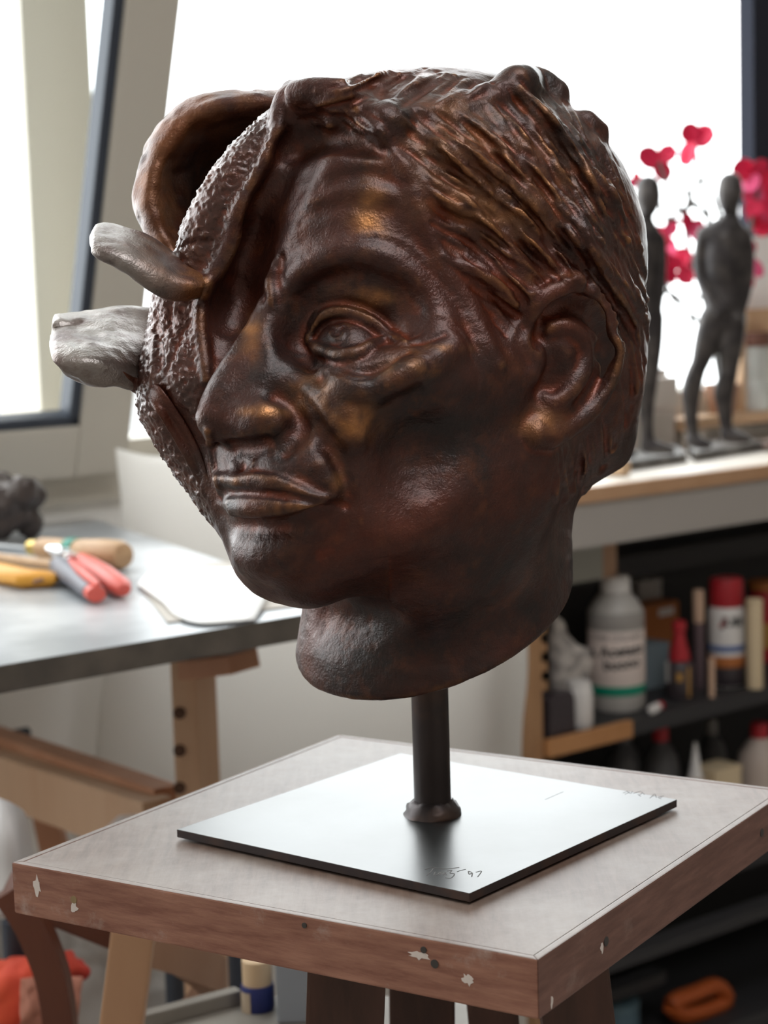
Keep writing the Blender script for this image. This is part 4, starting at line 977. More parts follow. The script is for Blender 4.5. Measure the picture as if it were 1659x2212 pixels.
def petal(c, d, up, L_, wd_, m):
    """a cupped, pointed petal growing from c along d"""
    d, s_, u_ = frame(d, up); vs = []; fs = []
    nu, nv = 7, 5
    for i in range(nu):
        a = i/(nu-1); wv = wd_*math.sin(math.pi*min(1, a*.84+.10))**.55
        for j in range(nv):
            b = j/(nv-1)*2-1
            p = Vector(c)+d*(a*L_)+s_*(b*wv)+u_*(.25*L_*a*a+.35*wv*b*b)
            vs.append(p)
    for i in range(nu-1):
        for j in range(nv-1): fs.append((i*nv+j, i*nv+j+1, (i+1)*nv+j+1, (i+1)*nv+j))
    k = len(vs); vs += [p-u_*.0012 for p in vs]; fs += [tuple(x+k for x in f[::-1]) for f in fs]
    for i in range(nu-1):
        fs.append((i*nv, (i+1)*nv, (i+1)*nv+k, i*nv+k)); fs.append((i*nv+nv-1, i*nv+nv-1+k, (i+1)*nv+nv-1+k, (i+1)*nv+nv-1))
    return vs, fs
rf = random.Random(12)
flowers = [(1424, 348, 48, (35, 170, 280)), (1497, 306, 46, (20, 110, 265)), (1625, 378, 46, (60, 150, 270)), (1648, 412, 44, (80, 200, 320)), (1452, 552, 46, (110, 250, 350)), (1466, 582, 40, (60, 130, 320)), (1440, 575, 40, (220, 280, 120)), (1492, 494, 34, (20, 140, 330)), (1612, 560, 42, (250, 300, 90)),
           (1645, 480, 42, (30, 150, 270)), (1604, 590, 34, (240, 300, 100)), (1648, 445, 36, (200, 330)), (1440, 508, 30, (150, 240, 60)), (1372, 395, 24, (0, 200, 90))]
for i, (x, y, sz, angs) in enumerate(flowers):
    c = fp(x, y, rf.uniform(-.03, .03)); fo = bpy.data.objects.new('flower', None); fo.location = Vector(c)-fl.location; link(fo, fl); fo.empty_display_size = .01
    for j, a in enumerate(angs):
        d = _rt*math.cos(math.radians(a))+_up*math.sin(math.radians(a))+_fwd*rf.uniform(-.5, .5); up = -_fwd*rf.uniform(.4, 1)+_rt*rf.uniform(-.6, .6)
        L_ = sz*1.05/FPX*DF*rf.uniform(.85, 1.1); v, f = petal(c, d, up, L_, L_*.5, None); mesh_obj('petal', v, f, M_PETAL2 if (i+j) % 5 == 4 else M_PETAL, fo, True)
# jar with brown lid, wooden tray, boxes, the card by the mullion
M_JARG = mat('grey green jar', (.46, .50, .48), .25, noise=(10, (.60, .64, .62), .4, .6)); M_LID = mat('brown lid', (.15, .07, .05), .5)
DJ = 3.22
ZPK = 1.152
M_TRAY = wood('tray wood', (.52, .34, .20), (.62, .44, .28), .55, 8, (.3, 1, 1)); tt = wt(1462, 900, .07)
tr = empty('raised_plank', wpos(tt+.35, .04, ZBN), 'narrow wooden plank raised on blocks along the window behind the figures', 'plank')
wbox('plank', tt, 2.3, .004, .074, ZPK-.020, ZPK, M_TRAY, tr, .001)
for k in (.02, .55, 1.1): wbox('block', tt+k, tt+k+.06, .01, .066, ZBN+.0004, ZPK-.020, M_BENCH, tr, .001)
j0 = wpos(wt(1625, 860, .04), .04, ZPK+.0004); jd = float((j0-CAM)@_fwd)
jr = empty('storage_jar', j0, 'grey green storage jar with brown lid beside the standing figure', 'jar'); rj = .033; hj = (py_at(1625, 748, float(j0[1]))[2]-ZPK)
lathe('jar_body', j0, [(rj*.94, 0), (rj, .006), (rj, hj*.45), (rj*.985, hj*.46), (rj*.985, hj*.47), (rj, hj*.48), (rj, hj*.96), (rj*.96, hj)], M_JARG, jr, 28); lathe('lid', j0+np.array([0, 0, hj]), [(rj*1.04, 0), (rj*1.05, .002), (rj*1.05, .022), (rj*1.0, .025)], M_LID, jr, 28)
M_BOXW = mat('off white carton', (.62, .60, .55), .8)
tcx2 = wt(1352, 930, .07); tcx3 = wt(1456, 930, .07); zb2 = float(wray(1430, 884, .06)[2])
lc = empty('brown_box', wpos((tcx2+tcx3)/2, .04, ZBN), 'low grey brown box under the off white carton', 'box'); wbox('box_body', tcx2, tcx3, .006, .072, ZBN+.0004, zb2-.012, M_CARD, lc, .002); wbox('box_lid', tcx2-.002, tcx3+.002, .004, .074, zb2-.016, zb2, M_CARD, lc, .001)
tcx = wt(1408, 850, .05); tc2 = wt(1456, 850, .05); zc2 = float(wray(1430, 815, .05)[2])
bx_ = empty('small_carton', wpos((tcx+tc2)/2, .04, zb2), 'off white carton standing by the window behind the half hidden figure', 'box'); wbox('carton_body', tcx-.04, tc2, .012, .06, zb2+.0004, zc2, M_BOXW, bx_, .002); wbox('carton_flap', tcx-.04, tc2, .034, .0345, zc2, zc2+.014, M_BOXW, bx_, 0)
cd = py_at(1650, 600, 3.30); cdt = float((cd-P0W)@WX)
cc = empty('foam_board', wpos(cdt, .03, ZBN), 'white foam board leaning against the window beside the jar', 'board'); ztop = float(py_at(1650, 506, 3.3)[2]); zbot = float(py_at(1650, 708, 3.3)[2])
slab('panel_sheet', [wpos(cdt-.012, .030, zbot), wpos(cdt+.3, .030, zbot), wpos(cdt+.3, .018, ztop), wpos(cdt-.012, .018, ztop)], WN*.005, M_PAPER, cc, 0); wbox('panel_foot', cdt+.05, cdt+.25, .036, .052, ZPK+.0005, zbot+.03, M_TRAY, cc, 0)
# hand-like fragment at the frame's edge, rolled paper at the bench's front
M_FRAG = mat('brown cast fragment', (.20, .14, .12), .5, .2, bump=(60, .4, .003))
cf = Clay((-50, -40, -5), (60, 40, 50), 2.2); 
for pts in ([(-42, 0, 9, 5), (-20, 2, 16, 7), (8, 0, 22, 12), (40, 0, 20, 16)], [(-30, 14, 7, 5), (-8, 12, 12, 7), (16, 8, 16, 11)], [(-34, -12, 7, 5), (-10, -10, 12, 7), (14, -6, 16, 11)], [(0, -20, 8, 6), (20, -14, 14, 9), (36, -4, 16, 12)]):
    a = np.array(pts, float); q = cr_spline(a, 14); cf.stroke(q[:, :3], q[:, 3], 'add', 4)
v_, f_ = cf.mesh(); v_[:, 2] -= v_[:, 2].min(); fb = tz(1692, 972, ZBN+.0005); o = fast_mesh('cast_hand', v_/1000.+fb, f_, M_FRAG); tag(o, 'brown cast hand lying at the right end of the bench', 'sculpture')
ro = tz(1322, 1010, ZBN+.012); rl2 = empty('paper_roll', ro-np.array([0, 0, .012]), 'small brown paper roll at the front of the bench', 'roll'); dr = WN*.95+WX*.1; lathe('roll', ro-dr*.05, [(.0118, 0), (.0118, .075)], M_TRAY, rl2, 20, tuple(dr)); lathe('core', ro-dr*.05+dr*.0751, [(.0075, 0), (.0075, .0012)], M_LID, rl2, 16, tuple(dr))
# ---------------------------------------------------------------- dark rack under the bench with bottles and cans
M_RACK = mat('black stained rack', (.018, .017, .018), .55); M_RACK2 = mat('dark grey plank', (.035, .034, .036), .55); M_SIDE = wood('rack side pine', (.30, .15, .07), (.42, .24, .12), .5, 12, (1, 1, .2)); M_STRIP = wood('orange wood strip', (.42, .19, .07), (.55, .28, .12), .45, 10, (.25, 1, 1))
OFS = OB-.03
def zpx(px, py, off): return float(wray(px, py, off)[2])
ZS1 = float(wray(1330, 1537, OFS-.06)[2]); ZS2 = ZS1-.265; ZS3 = ZS2-.26
ts0 = wt(1150, 1500, OFS); ts1 = 3.1
rk = empty('storage_rack', wpos((ts0+ts1)/2, .15, 0), 'black storage rack with pine side under the window bench', 'shelf')
wbox('side_panel', ts0-.002, ts0+.02, .03, OFS, 0, ZBN-.10, M_SIDE, rk, .002)
for k in range(9): wbox('peg_notch', ts0+.02, ts0+.032, OFS-.03, OFS-.001, ZS1+.075+k*.028, ZS1+.088+k*.028, M_SIDE, rk, .001)
for z in (ZS1, ZS2, ZS3): wbox('shelf_board', ts0+.02, ts1, .03, OFS, z-.024, z, M_RACK2, rk, .002)
wbox('back_panel', ts0+.02, ts1, .015, .028, 0, ZBN-.10, M_RACK, rk, 0); wbox('side_panel', ts1, ts1+.02, .03, OFS, 0, ZBN-.10, M_RACK, rk, .002)
ZR0, ZR1 = zpx(1400, 1236, .11), zpx(1400, 1192, .11)
wbox('top_rail', ts0+.02, ts1, .095, .125, ZR0, ZR1, M_RACK2, rk, .002)
wbox('edge_strip', ts0+.02, wt(1355, 1545, OFS), OFS, OFS+.012, ZS1-.022, ZS1+.004, M_STRIP, rk, .002)
wbox('cross_rail', wt(1180, 2000, OFS+.02), ts1, OFS+.005, OFS+.045, float(wray(1560, 1985, OFS)[2]), float(wray(1560, 1962, OFS)[2]), M_RACK2, rk, .002)
wbox('cross_rail', wt(1180, 2000, OFS-.06), wt(1430, 2100, OFS-.06), OFS-.08, OFS-.05, float(wray(1380, 2140, OFS-.06)[2]), float(wray(1380, 2112, OFS-.06)[2]), M_RACK2, rk, .002)
wbox('cross_rail', wt(1480, 2200, OFS+.02), ts1, OFS, OFS+.04, float(wray(1620, 2210, OFS)[2]), float(wray(1620, 2165, OFS)[2]), M_RACK2, rk, .002)
def sp(px, off, z):                                             # point on a shelf under pixel column px
    t = wt(px, 1450, off); return wpos(t, off, z)
def wpx(px_w, off, px): return px_w/FPX*np.dot(wray(px, 1450, off)-CAM, _fwd)
def text_on_cyl(name, txt, c, r, z, size, m, parent, center_dir, slant=0.0, ext=.0003):
    """lettering wrapped round an upright bottle"""
    cu = bpy.data.curves.new(name, 'FONT'); cu.body = txt; cu.size = size; cu.align_x = 'CENTER'; cu.resolution_u = 2; cu.offset = size*.035
    to = bpy.data.objects.new(name, cu); COL.objects.link(to); dg = bpy.context.evaluated_depsgraph_get(); me = bpy.data.meshes.new_from_object(to.evaluated_get(dg)); COL.objects.unlink(to); bpy.data.objects.remove(to)
    v = np.array([list(p.co) for p in me.vertices]); f = [list(p.vertices) for p in me.polygons]; bpy.data.meshes.remove(me)
    if len(v) == 0: return
    a0 = math.atan2(center_dir[1], center_dir[0]); an = a0+v[:, 0]/r; rr = r+ext
    V3 = np.stack([c[0]+np.cos(an)*rr, c[1]+np.sin(an)*rr, z+v[:, 1]+slant*v[:, 0]], 1)
    return mesh_obj(name, V3, f, m, parent)
M_HDPE = mat('cloudy plastic', (.50, .48, .45), .4); M_HDPE2 = mat('cloudy plastic liquid', (.33, .31, .29), .4); M_LAB = mat('pinkish label', (.72, .62, .57), .6); M_LAB2 = mat('white label', (.78, .76, .74), .5); M_BLK = mat('black ink', (.03, .03, .03), .6); M_GREY = mat('grey ink', (.25, .22, .21), .6); M_BAND = mat('green band', (.0, .24, .15), .5); M_RED = mat('red cap', (.42, .02, .03), .4); M_ORG = mat('orange carton', (.45, .15, .04), .6); M_BEI = mat('beige wood', (.62, .42, .30), .6); M_CREAM = mat('cream stick', (.72, .58, .38), .6); M_BLUE = mat('blue grey carton', (.20, .25, .28), .6); M_DKB = mat('dark bottle', (.05, .04, .045), .3); M_YLW = mat('ochre label', (.45, .24, .06), .6); M_BLUP = mat('label blue', (.12, .18, .38), .5)
def toc(c):
    d = CAM-c; return d/np.linalg.norm(d)
# the big bottle
off = .25; c = sp(1332, off, ZS1); r = wpx(122, off, 1332)/2; zz = lambda py: zpx(1332, py, off)-ZS1
bt = empty('plastic_bottle', c, 'big cloudy plastic bottle with handwritten pink label and green band', 'bottle')
lathe('bottle_body', c, [(r*.92, 0), (r, .006), (r, zz(1345)), (r*.985, zz(1318)), (r*.80, zz(1298)), (r*.55, zz(1280)), (r*.50, zz(1274))], M_HDPE, bt, 32); lathe('cap', c+np.array([0, 0, zz(1276)]), [(r*.52, 0), (r*.53, .002), (r*.52, .02), (r*.46, .024)], M_LAB2, bt, 28)
lathe('label', c+np.array([0, 0, zz(1472)]), [(r+.0004, 0), (r+.0006, .0005), (r+.0006, zz(1356)-zz(1472)), (r+.0004, zz(1356)-zz(1472)+.0005)], M_LAB, bt, 32); lathe('green_band', c+np.array([0, 0, zz(1492)]), [(r+.0006, 0), (r+.0008, .0005), (r+.0008, zz(1472)-zz(1492)-.0005), (r+.0006, zz(1472)-zz(1492))], M_BAND, bt, 32)
lathe('liquid', c+np.array([0, 0, zz(1353)]), [(r+.0002, 0), (r+.0004, .0005), (r+.0004, zz(1318)-zz(1353)), (r*.985, zz(1316)-zz(1353))], M_HDPE2, bt, 32)
td_ = toc(c); text_on_cyl('print', 'DOMA COLLANTI', c, r, ZS1+zz(1372), .0105, M_GREY, bt, td_, 0, .0009); text_on_cyl('handwriting', 'e. Acetato', c, r, ZS1+zz(1406), .023, M_BLK, bt, td_, .06, .0009); text_on_cyl('handwriting', '   buono', c, r, ZS1+zz(1434), .023, M_BLK, bt, td_, .08, .0009)
# spray can
off = .265; c = sp(1570, off, ZS1); r = wpx(78, off, 1570)/2; zz = lambda py: zpx(1570, py, off)-ZS1
sc_ = empty('spray_can', c, 'white spray can with red cap on the rack', 'can'); zt = zz(1308)
lathe('can_body', c, [(r*.95, 0), (r, .004), (r, zt-.012), (r*.93, zt-.002), (r*.9, zt)], M_LAB2, sc_, 28); lathe('cap', c+np.array([0, 0, zt]), [(r*.90, 0), (r*.93, .002), (r*.92, .040), (r*.84, .046)], M_RED, sc_, 28)
td_ = toc(c)+_rt*.35; text_on_cyl('print', 'JUBI', c, r, ZS1+zz(1346), .020, M_BLK, sc_, td_, 0, .0009)
an = math.atan2(toc(c)[1], toc(c)[0]); vv = [(c[0]+math.cos(an+x/r)*(r+.0009), c[1]+math.sin(an+x/r)*(r+.0009), ZS1+zz(1348)+y) for x, y in ((-.012, 0), (-.003, .0), (.002, .010), (-.003, .018), (-.008, .008))]; mesh_obj('flame_mark', vv, [(0, 1, 2, 3, 4)], M_RED, sc_)
lathe('blue_stripe', c+np.array([0, 0, zz(1402)]), [(r+.0004, 0), (r+.0007, .0004), (r+.0007, .010), (r+.0004, .0104)], M_BLUP, sc_, 28); lathe('dark_foot_print', c+np.array([0, 0, .002]), [(r+.0004, 0), (r+.0007, .0004), (r+.0007, zz(1438)), (r+.0004, zz(1437))], M_DKB, sc_, 28)
lathe('orange_stripe', c+np.array([0, 0, zz(1436)]), [(r+.0004, 0), (r+.0007, .0004), (r+.0007, .018), (r+.0004, .0184)], M_ORG, sc_, 28)
def simple_box(name, px0, px1, py0, py1, off, dep, m, label, cat, lid=None, z0=None):
    """carton; the front face spans the pixel box"""
    z0 = ZS1 if z0 is None else z0
    t0, t1 = wt(px0, 1450, off), wt(px1, 1450, off); zt = zpx((px0+px1)/2, py0, off); rt = empty(name, wpos((t0+t1)/2, off-dep/2, z0), label, cat)
    wbox('carton_body', t0, t1, off-dep, off, z0+.0003, zt, m, rt, .0015)
    if lid: l = lid; wbox('printed_label', t0+(t1-t0)*l[0], t0+(t1-t0)*l[1], off, off+.0006, z0+(zt-z0)*l[2], z0+(zt-z0)*l[3], l[4], rt, 0)
    else: wbox('carton_lid', t0-.0008, t1+.0008, off-dep-.0008, off+.0008, zt-.008, zt+.0008, m, rt, .001)
    return rt
simple_box('blue_grey_carton', 1396, 1446, 1392, 1490, .20, .06, M_BLUE, 'blue grey carton beside the big bottle', 'box')
simple_box('grey_carton', 1384, 1432, 1254, 1310, .078, .04, M_HDPE2, 'tall grey carton at the back of the rack', 'box')
simple_box('orange_carton', 1392, 1468, 1304, 1380, .13, .045, M_ORG, 'orange carton with a white label behind the blue grey carton', 'box', (.42, .85, .82, .93, M_LAB2))
# glue bottle with red conical cap
off = .275; c = sp(1468, off, ZS1); r = wpx(64, off, 1468)/2; zz = lambda py: zpx(1468, py, off)-ZS1
gb = empty('glue_bottle', c, 'dark glue bottle with ochre label and red conical cap', 'bottle')
lathe('bottle_body', c, [(r*.92, 0), (r, .004), (r, zz(1440)), (r*.8, zz(1428)), (r*.6, zz(1424))], M_DKB, gb, 24); lathe('cap', c+np.array([0, 0, zz(1425)]), [(r*.72, 0), (r*.74, .004), (r*.42, .034), (r*.36, .046), (r*.48, .048), (r*.46, .062), (r*.2, .064)], M_RED, gb, 24)
an = math.atan2(*(toc(c)[1::-1])); 
for nm, x0, x1, y0, y1, m in (('ochre_frame', .55, .75, 1500, 1436, M_YLW), ('ochre_mark', -.2, .2, 1466, 1448, M_YLW), ('white_tag', -1.1, -.75, 1470, 1424, M_LAB2)):
    aa = np.linspace(x0, x1, 6); vv = [(c[0]+math.cos(an+a)*(r+.0008), c[1]+math.sin(an+a)*(r+.0008), ZS1+zz(y)) for y in (y0, y1) for a in aa]; mesh_obj(nm, vv, [(i, i+1, i+7, i+6) for i in range(5)], m, gb)
# sticks
def stick(name, px, w_, py_top, off, m, label, tip=None):
    c = sp(px, off, ZS1); r = wpx(w_, off, px)/2; h = zpx(px, py_top, off)-ZS1; rt = empty(name, c, label, 'stick')
    h2 = h if tip is None else zpx(px, tip[0], off)-ZS1
    lathe('shaft', c, [(r*.95, 0), (r, .003), (r, h2-.002), (r*.96, h2)], m, rt, 20)
    lathe('end_cap', c+np.array([0, 0, h2]), [(r*.97, 0), (r*1.02, .001), (r*1.02, max(h-h2, .006)), (r*.9, max(h-h2, .006)+.002)], m if tip is None else tip[1], rt, 20)
stick('cream_stick', 1630, 36, 1304, .315, M_CREAM, 'thick cream coloured stick standing in front of the spray can'); stick('handled_tool', 1510, 24, 1276, .25, mat('mauve shaft', (.12, .08, .09), .5), 'thin tool with beige handle upright between glue bottle and can', (1344, M_BEI)); stick('marker_pen', 1537, 14, 1432, .31, M_BEI, 'short beige pen standing left of the spray can foot')
# right-hand jar, flask
off = .18; c = sp(1655, off, ZS1); r = wpx(80, off, 1655)/2; h = zpx(1655, 1272, off)-ZS1
oj = empty('varnish_jar', c, 'red and ochre varnish jar behind the cream stick', 'jar'); lathe('jar_body', c, [(r*.95, 0), (r, .004), (r, h*.9), (r*.9, h)], M_RED, oj, 24); lathe('label', c+np.array([0, 0, h*.2]), [(r+.0003, 0), (r+.0007, .0004), (r+.0007, h*.35), (r+.0003, h*.352)], M_YLW, oj, 24); lathe('lid', c+np.array([0, 0, h]), [(r*.95, 0), (r*.97, .002), (r*.97, .012), (r*.9, .015)], M_ORG, oj, 24)
# crumpled clear bag, white roll, black block
M_BAG = mat('cloudy plastic bag', (.62, .57, .52), .35, noise=(60, (.30, .27, .25), .45, .6), bump=(40, .6, .004)); cl = Clay((-50, -45, -5), (50, 45, 160), 3)
for pts in ([(-12, 0, 20, 16), (-6, 0, 70, 24), (-14, 0, 120, 16), (-20, 0, 150, 8)], [(14, 0, 30, 16), (18, 4, 74, 24), (6, 0, 100, 16)]):
    a = np.array(pts, float); q = cr_spline(a, 14); cl.stroke(q[:, :3], q[:, 3], 'add', 12)
v_, f_ = cl.mesh(); v_ = v_+vnoise(v_*.05, 4)[:, None]*4; v_[:, 2] -= v_[:, 2].min(); c = sp(1226, .215, ZS1+.0005)
o = fast_mesh('plastic_bag', v_/1000.*np.array([.95, .6, 1.0])+c, f_, M_BAG); tag(o, 'crumpled cloudy plastic bag at the left end of the rack', 'bag')
c = sp(1250, .30, ZS1); rr = wpx(30, .3, 1250); h = zpx(1250, 1470, .30)-ZS1; rt = empty('white_pot', c, 'small white pot beside the black block', 'pot'); lathe('pot_body', c, [(rr*.88, 0), (rr, .005), (rr, h*.8), (rr*.86, h*.84)], M_LAB2, rt, 24); lathe('pot_lid', c+np.array([0, 0, h*.84]), [(rr*.9, 0), (rr*.92, .002), (rr*.86, h*.14), (rr*.6, h*.16)], M_LAB2, rt, 24)
bm = bmesh.new(); c = sp(1203, .316, ZS1); w_ = wpx(74, .316, 1203)/2; h = zpx(1203, 1496, .316)-ZS1; prof = [(-w_, 0), (w_, 0), (w_*.98, h*.8), (w_*.8, h), (-w_*.3, h*1.0), (-w_*.9, h*.86)]
o = slab('sanding_block', [c+WX*x*1.1+WN*(-.02)+np.array([0, 0, z+.0005]) for x, z in prof], WN*.03, M_DKB, None, .004); tag(o, 'black sanding block on the left of the rack shelf', 'block'); bm.free()
c = sp(1405, .325, ZS1); rt = empty('paint_tube', c, 'tiny white paint tube with red cap lying before the carton', 'tube'); d_ = WX*.9-WN*.3; d_ = d_/np.linalg.norm(d_); lathe('tube_body', c+np.array([0, 0, .0075]), [(.004, 0), (.0072, .002), (.0072, .020), (.0072, .024)], M_LAB2, rt, 14, tuple(d_)); lathe('cap', c+np.array([0, 0, .0075])+d_*.024, [(.0072, 0), (.0070, .012), (.005, .013)], M_RED, rt, 14, tuple(d_))
# plastic crate tucked up under the bench, left
M_CRATE = mat('translucent grey tray', (.36, .36, .32), .35); t0 = wt(1190, 1200, .26); t1 = wt(1338, 1180, .26)
cr_ = empty('plastic_tray', wpos((t0+t1)/2, .17, ZR1), 'grey translucent plastic tray tucked on the rack rail under the bench', 'tray'); wbox('tray_body', t0, t1-.03, .09, .255, ZR1+.0005, ZBN-.092, M_CRATE, cr_, .004); wbox('tray_end', t1-.03, t1, .09, .255, ZR1+.0005, ZBN-.094, mat('tan end', (.45, .28, .18), .6), cr_, .003)
# lower shelf
def low_bottle(px, w_, py_sh, off, m, capm, label, name='capped_bottle'):
    c = sp(px, off, ZS2); r = wpx(w_, off, px)/2; h = zpx(px, py_sh, off)-ZS2; rt = empty(name, c, label, 'bottle', 'bottles on the lower rack shelf')
    lathe('bottle_body', c, [(r*.93, 0), (r, .005), (r, h*.72), (r*.9, h*.84), (r*.6, h*.94), (r*.38, h)], m, rt, 26); lathe('cap', c+np.array([0, 0, h]), [(r*.40, 0), (r*.42, .002), (r*.40, .022), (r*.34, .025)], capm, rt, 22)
M_WPL = mat('off white plastic', (.55, .46, .40), .45); M_SMK = mat('smoky plastic', (.10, .10, .105), .4)
low_bottle(1640, 98, 1592, .27, M_WPL, M_RED, 'off white bottle with red cap on the lower rack shelf'); low_bottle(1425, 84, 1600, .22, M_SMK, M_RED, 'smoky bottle with dark red cap on the lower shelf'); low_bottle(1345, 90, 1605, .17, M_SMK, M_SMK, 'dark smoky bottle at the left of the lower shelf')
low_bottle(1535, 66, 1585, .14, M_SMK, M_HDPE2, 'smoky bottle with grey cap at the back of the lower shelf')
c = sp(1500, .28, ZS2); r = wpx(50, .28, 1500)/2; h = zpx(1500, 1604, .28)-ZS2; rt = empty('nozzle_bottle', c, 'white bottle with long pointed nozzle on the lower shelf', 'bottle'); lathe('bottle_body', c, [(r*.93, 0), (r, .004), (r, h*.62), (r*.7, h*.7)], M_WPL, rt, 22); lathe('nozzle', c+np.array([0, 0, h*.7]), [(r*.66, 0), (r*.5, h*.06), (r*.16, h*.28), (r*.1, h*.3)], M_LAB2, rt, 18)
simple_box('beige_carton', 1545, 1600, 1660, 1700, .30, .05, M_CREAM, 'small beige carton by the off white bottle', 'box', None, ZS2)
# lowest shelf: orange clamp handle and blue tin
c = sp(1510, .29, ZS3); 
t_ = wt(1450, 2140, .3); za = zpx(1480, 2178, .3); pts = [wray(x, y, .3) for x, y in ((1450, 2172), (1462, 2160), (1500, 2146), (1540, 2130), (1560, 2140), (1568, 2158), (1552, 2172), (1510, 2188), (1470, 2192), (1450, 2172))]
zmin = min(p[2] for p in pts); zs4 = zmin-.02
wbox('shelf_board', ts0+.02, ts1, .03, OFS-.01, zs4-.024, zs4, M_RACK2, rk, .002)
M_ORP = mat('orange plastic', (.42, .09, .02), .45); o = tube('clamp_loop', cr_spline(pts, 40), .0145, M_ORP, None, 10); 
tag(o, 'orange plastic loop handle on the lowest rack shelf', 'handle')
off = .3; t0, t1 = wt(1322, 2190, off), wt(1412, 2190, off); rt = empty('blue_tin', wpos((t0+t1)/2, .27, zs4), 'dull blue tin low in the rack beside the stool leg', 'tin'); zt = zpx(1370, 2172, off); cc_ = wpos((t0+t1)/2, .26, zs4); rr = (t1-t0)*.42
lathe('tin_body', cc_+np.array([0, 0, .0005]), [(rr*.97, 0), (rr, .003), (rr, max(.03, zt-zs4-.012)), (rr*.97, max(.032, zt-zs4-.01))], mat('dull blue', (.07, .12, .15), .5), rt, 24); lathe('tin_lid', cc_+np.array([0, 0, max(.032, zt-zs4-.01)]), [(rr*1.01, 0), (rr*1.01, .008), (rr*.96, .010)], mat('dull blue lid', (.09, .15, .18), .4), rt, 24)
# ---------------------------------------------------------------- things low on the left, behind the stool
M_BENT = wood('red brown bentwood', (.075, .020, .012), (.14, .045, .022), .4, 7, (1, 1, .3)); M_TAN = wood('tan bentwood', (.28, .15, .09), (.40, .25, .17), .35, 7, (1, 1, .3)); M_CLOTH = mat('grey white cloth', (.56, .54, .52), .9, noise=(5, (.40, .38, .36), .4, .65), bump=(20, .5, .01)); M_ORC = mat('orange red cloth', (.72, .10, .04), .8, noise=(6, (.50, .03, .03), .4, .6)); M_PINK = mat('salmon paper', (.55, .24, .17), .8)
# white plastic chair back at the far left
g = [[py_at(-60, 1700, 1.62), py_at(-55, 1800, 1.60), py_at(-50, 1880, 1.60), py_at(-40, 1975, 1.60)], [py_at(10, 1728, 1.58), py_at(20, 1810, 1.56), py_at(28, 1890, 1.56), py_at(30, 1980, 1.56)], [py_at(36, 1742, 1.60), py_at(48, 1815, 1.60), py_at(60, 1890, 1.60), py_at(70, 1980, 1.60)], [py_at(50, 1752, 1.66), py_at(64, 1815, 1.66), py_at(78, 1890, 1.66), py_at(86, 1975, 1.66)]]
wch = empty('white_chair', g[1][3]*np.array([1, 1, 0]), 'white moulded chair back at the left edge behind the stool', 'chair')
o = sheet('backrest', g, .008, 24, 24, .0, .1, 1, wch, mat('white plastic shell', (.58, .56, .55), .4))
zz = g[1][3][2]; o = sheet('seat', [[p[3] for p in g], [p[3]+np.array([.05, .2, -.01]) for p in g], [p[3]+np.array([.1, .42, .0]) for p in g]], .008, 12, 12, .0, .1, 1, wch, bpy.data.materials['white plastic shell'])
for a, b in ((.02, .04), (.12, .38), (.22, .04), (.28, .36)): p = g[0][3]+np.array([a, b, -.02]); tube('leg', [p, np.array([p[0], p[1], 0])], .012, M_GASK, wch, 10)
# bentwood chair: a curved flat leg and a curved arm
bc = empty('bentwood_chair', py_at(300, 2212, 1.5)*np.array([1, 1, 0]), 'red brown bentwood chair half hidden under the stool', 'chair')
D_ = 1.46
def ribbon(name, pts, w_, th, m, parent, up=(0, 1, 0)):
    q = cr_spline([py_at(*p) for p in pts], 28); bm = bmesh.new(); rings = []
    for i in range(len(q)):
        d = Vector(q[min(i+1, len(q)-1)]-q[max(i-1, 0)]); d, s_, u_ = frame(d, up); c = Vector(q[i]); rings.append([bm.verts.new(c+s_*(x*w_/2)+u_*(y*th/2)) for x, y in ((-1, -1), (1, -1), (1, 1), (-1, 1))])
    for i in range(len(q)-1):
        for k in range(4): bm.faces.new((rings[i][k], rings[i][(k+1) % 4], rings[i+1][(k+1) % 4], rings[i+1][k]))
    bm.faces.new(rings[0]); bm.faces.new(rings[-1][::-1]); return bm_obj(name, bm, m, parent, True, 40)
low = py_at(120, 2240, D_)
ribbon('back_leg', [(20, 1920, D_), (66, 1990, D_), (105, 2080, D_), (122, 2150, D_), (132, 2240, D_), (150, 2500, D_)], .024, .022, M_BENT, bc)
p = py_at(150, 2500, D_); box_between('leg', p, np.array([p[0]+.02, p[1], 0]), .022, .024, M_BENT, bc, (0, 1, 0))
ribbon('arm', [(290, 2030, 1.50), (350, 2050, 1.50), (420, 2080, 1.52), (460, 2110, 1.55), (462, 2140, 1.58), (430, 2185, 1.60), (380, 2230, 1.62), (300, 2290, 1.64)], .020, .030, M_TAN, bc, (0, 0, 1))
p = py_at(300, 2290, 1.64); box_between('leg', p, np.array([p[0], p[1], 0]), .03, .03, M_TAN, bc, (0, 1, 0))
p1 = py_at(20, 1920, D_); p2 = py_at(290, 2030, 1.5)
box_between('top_rail', p1, py_at(290, 2030, 1.52), .02, .028, M_BENT, bc)
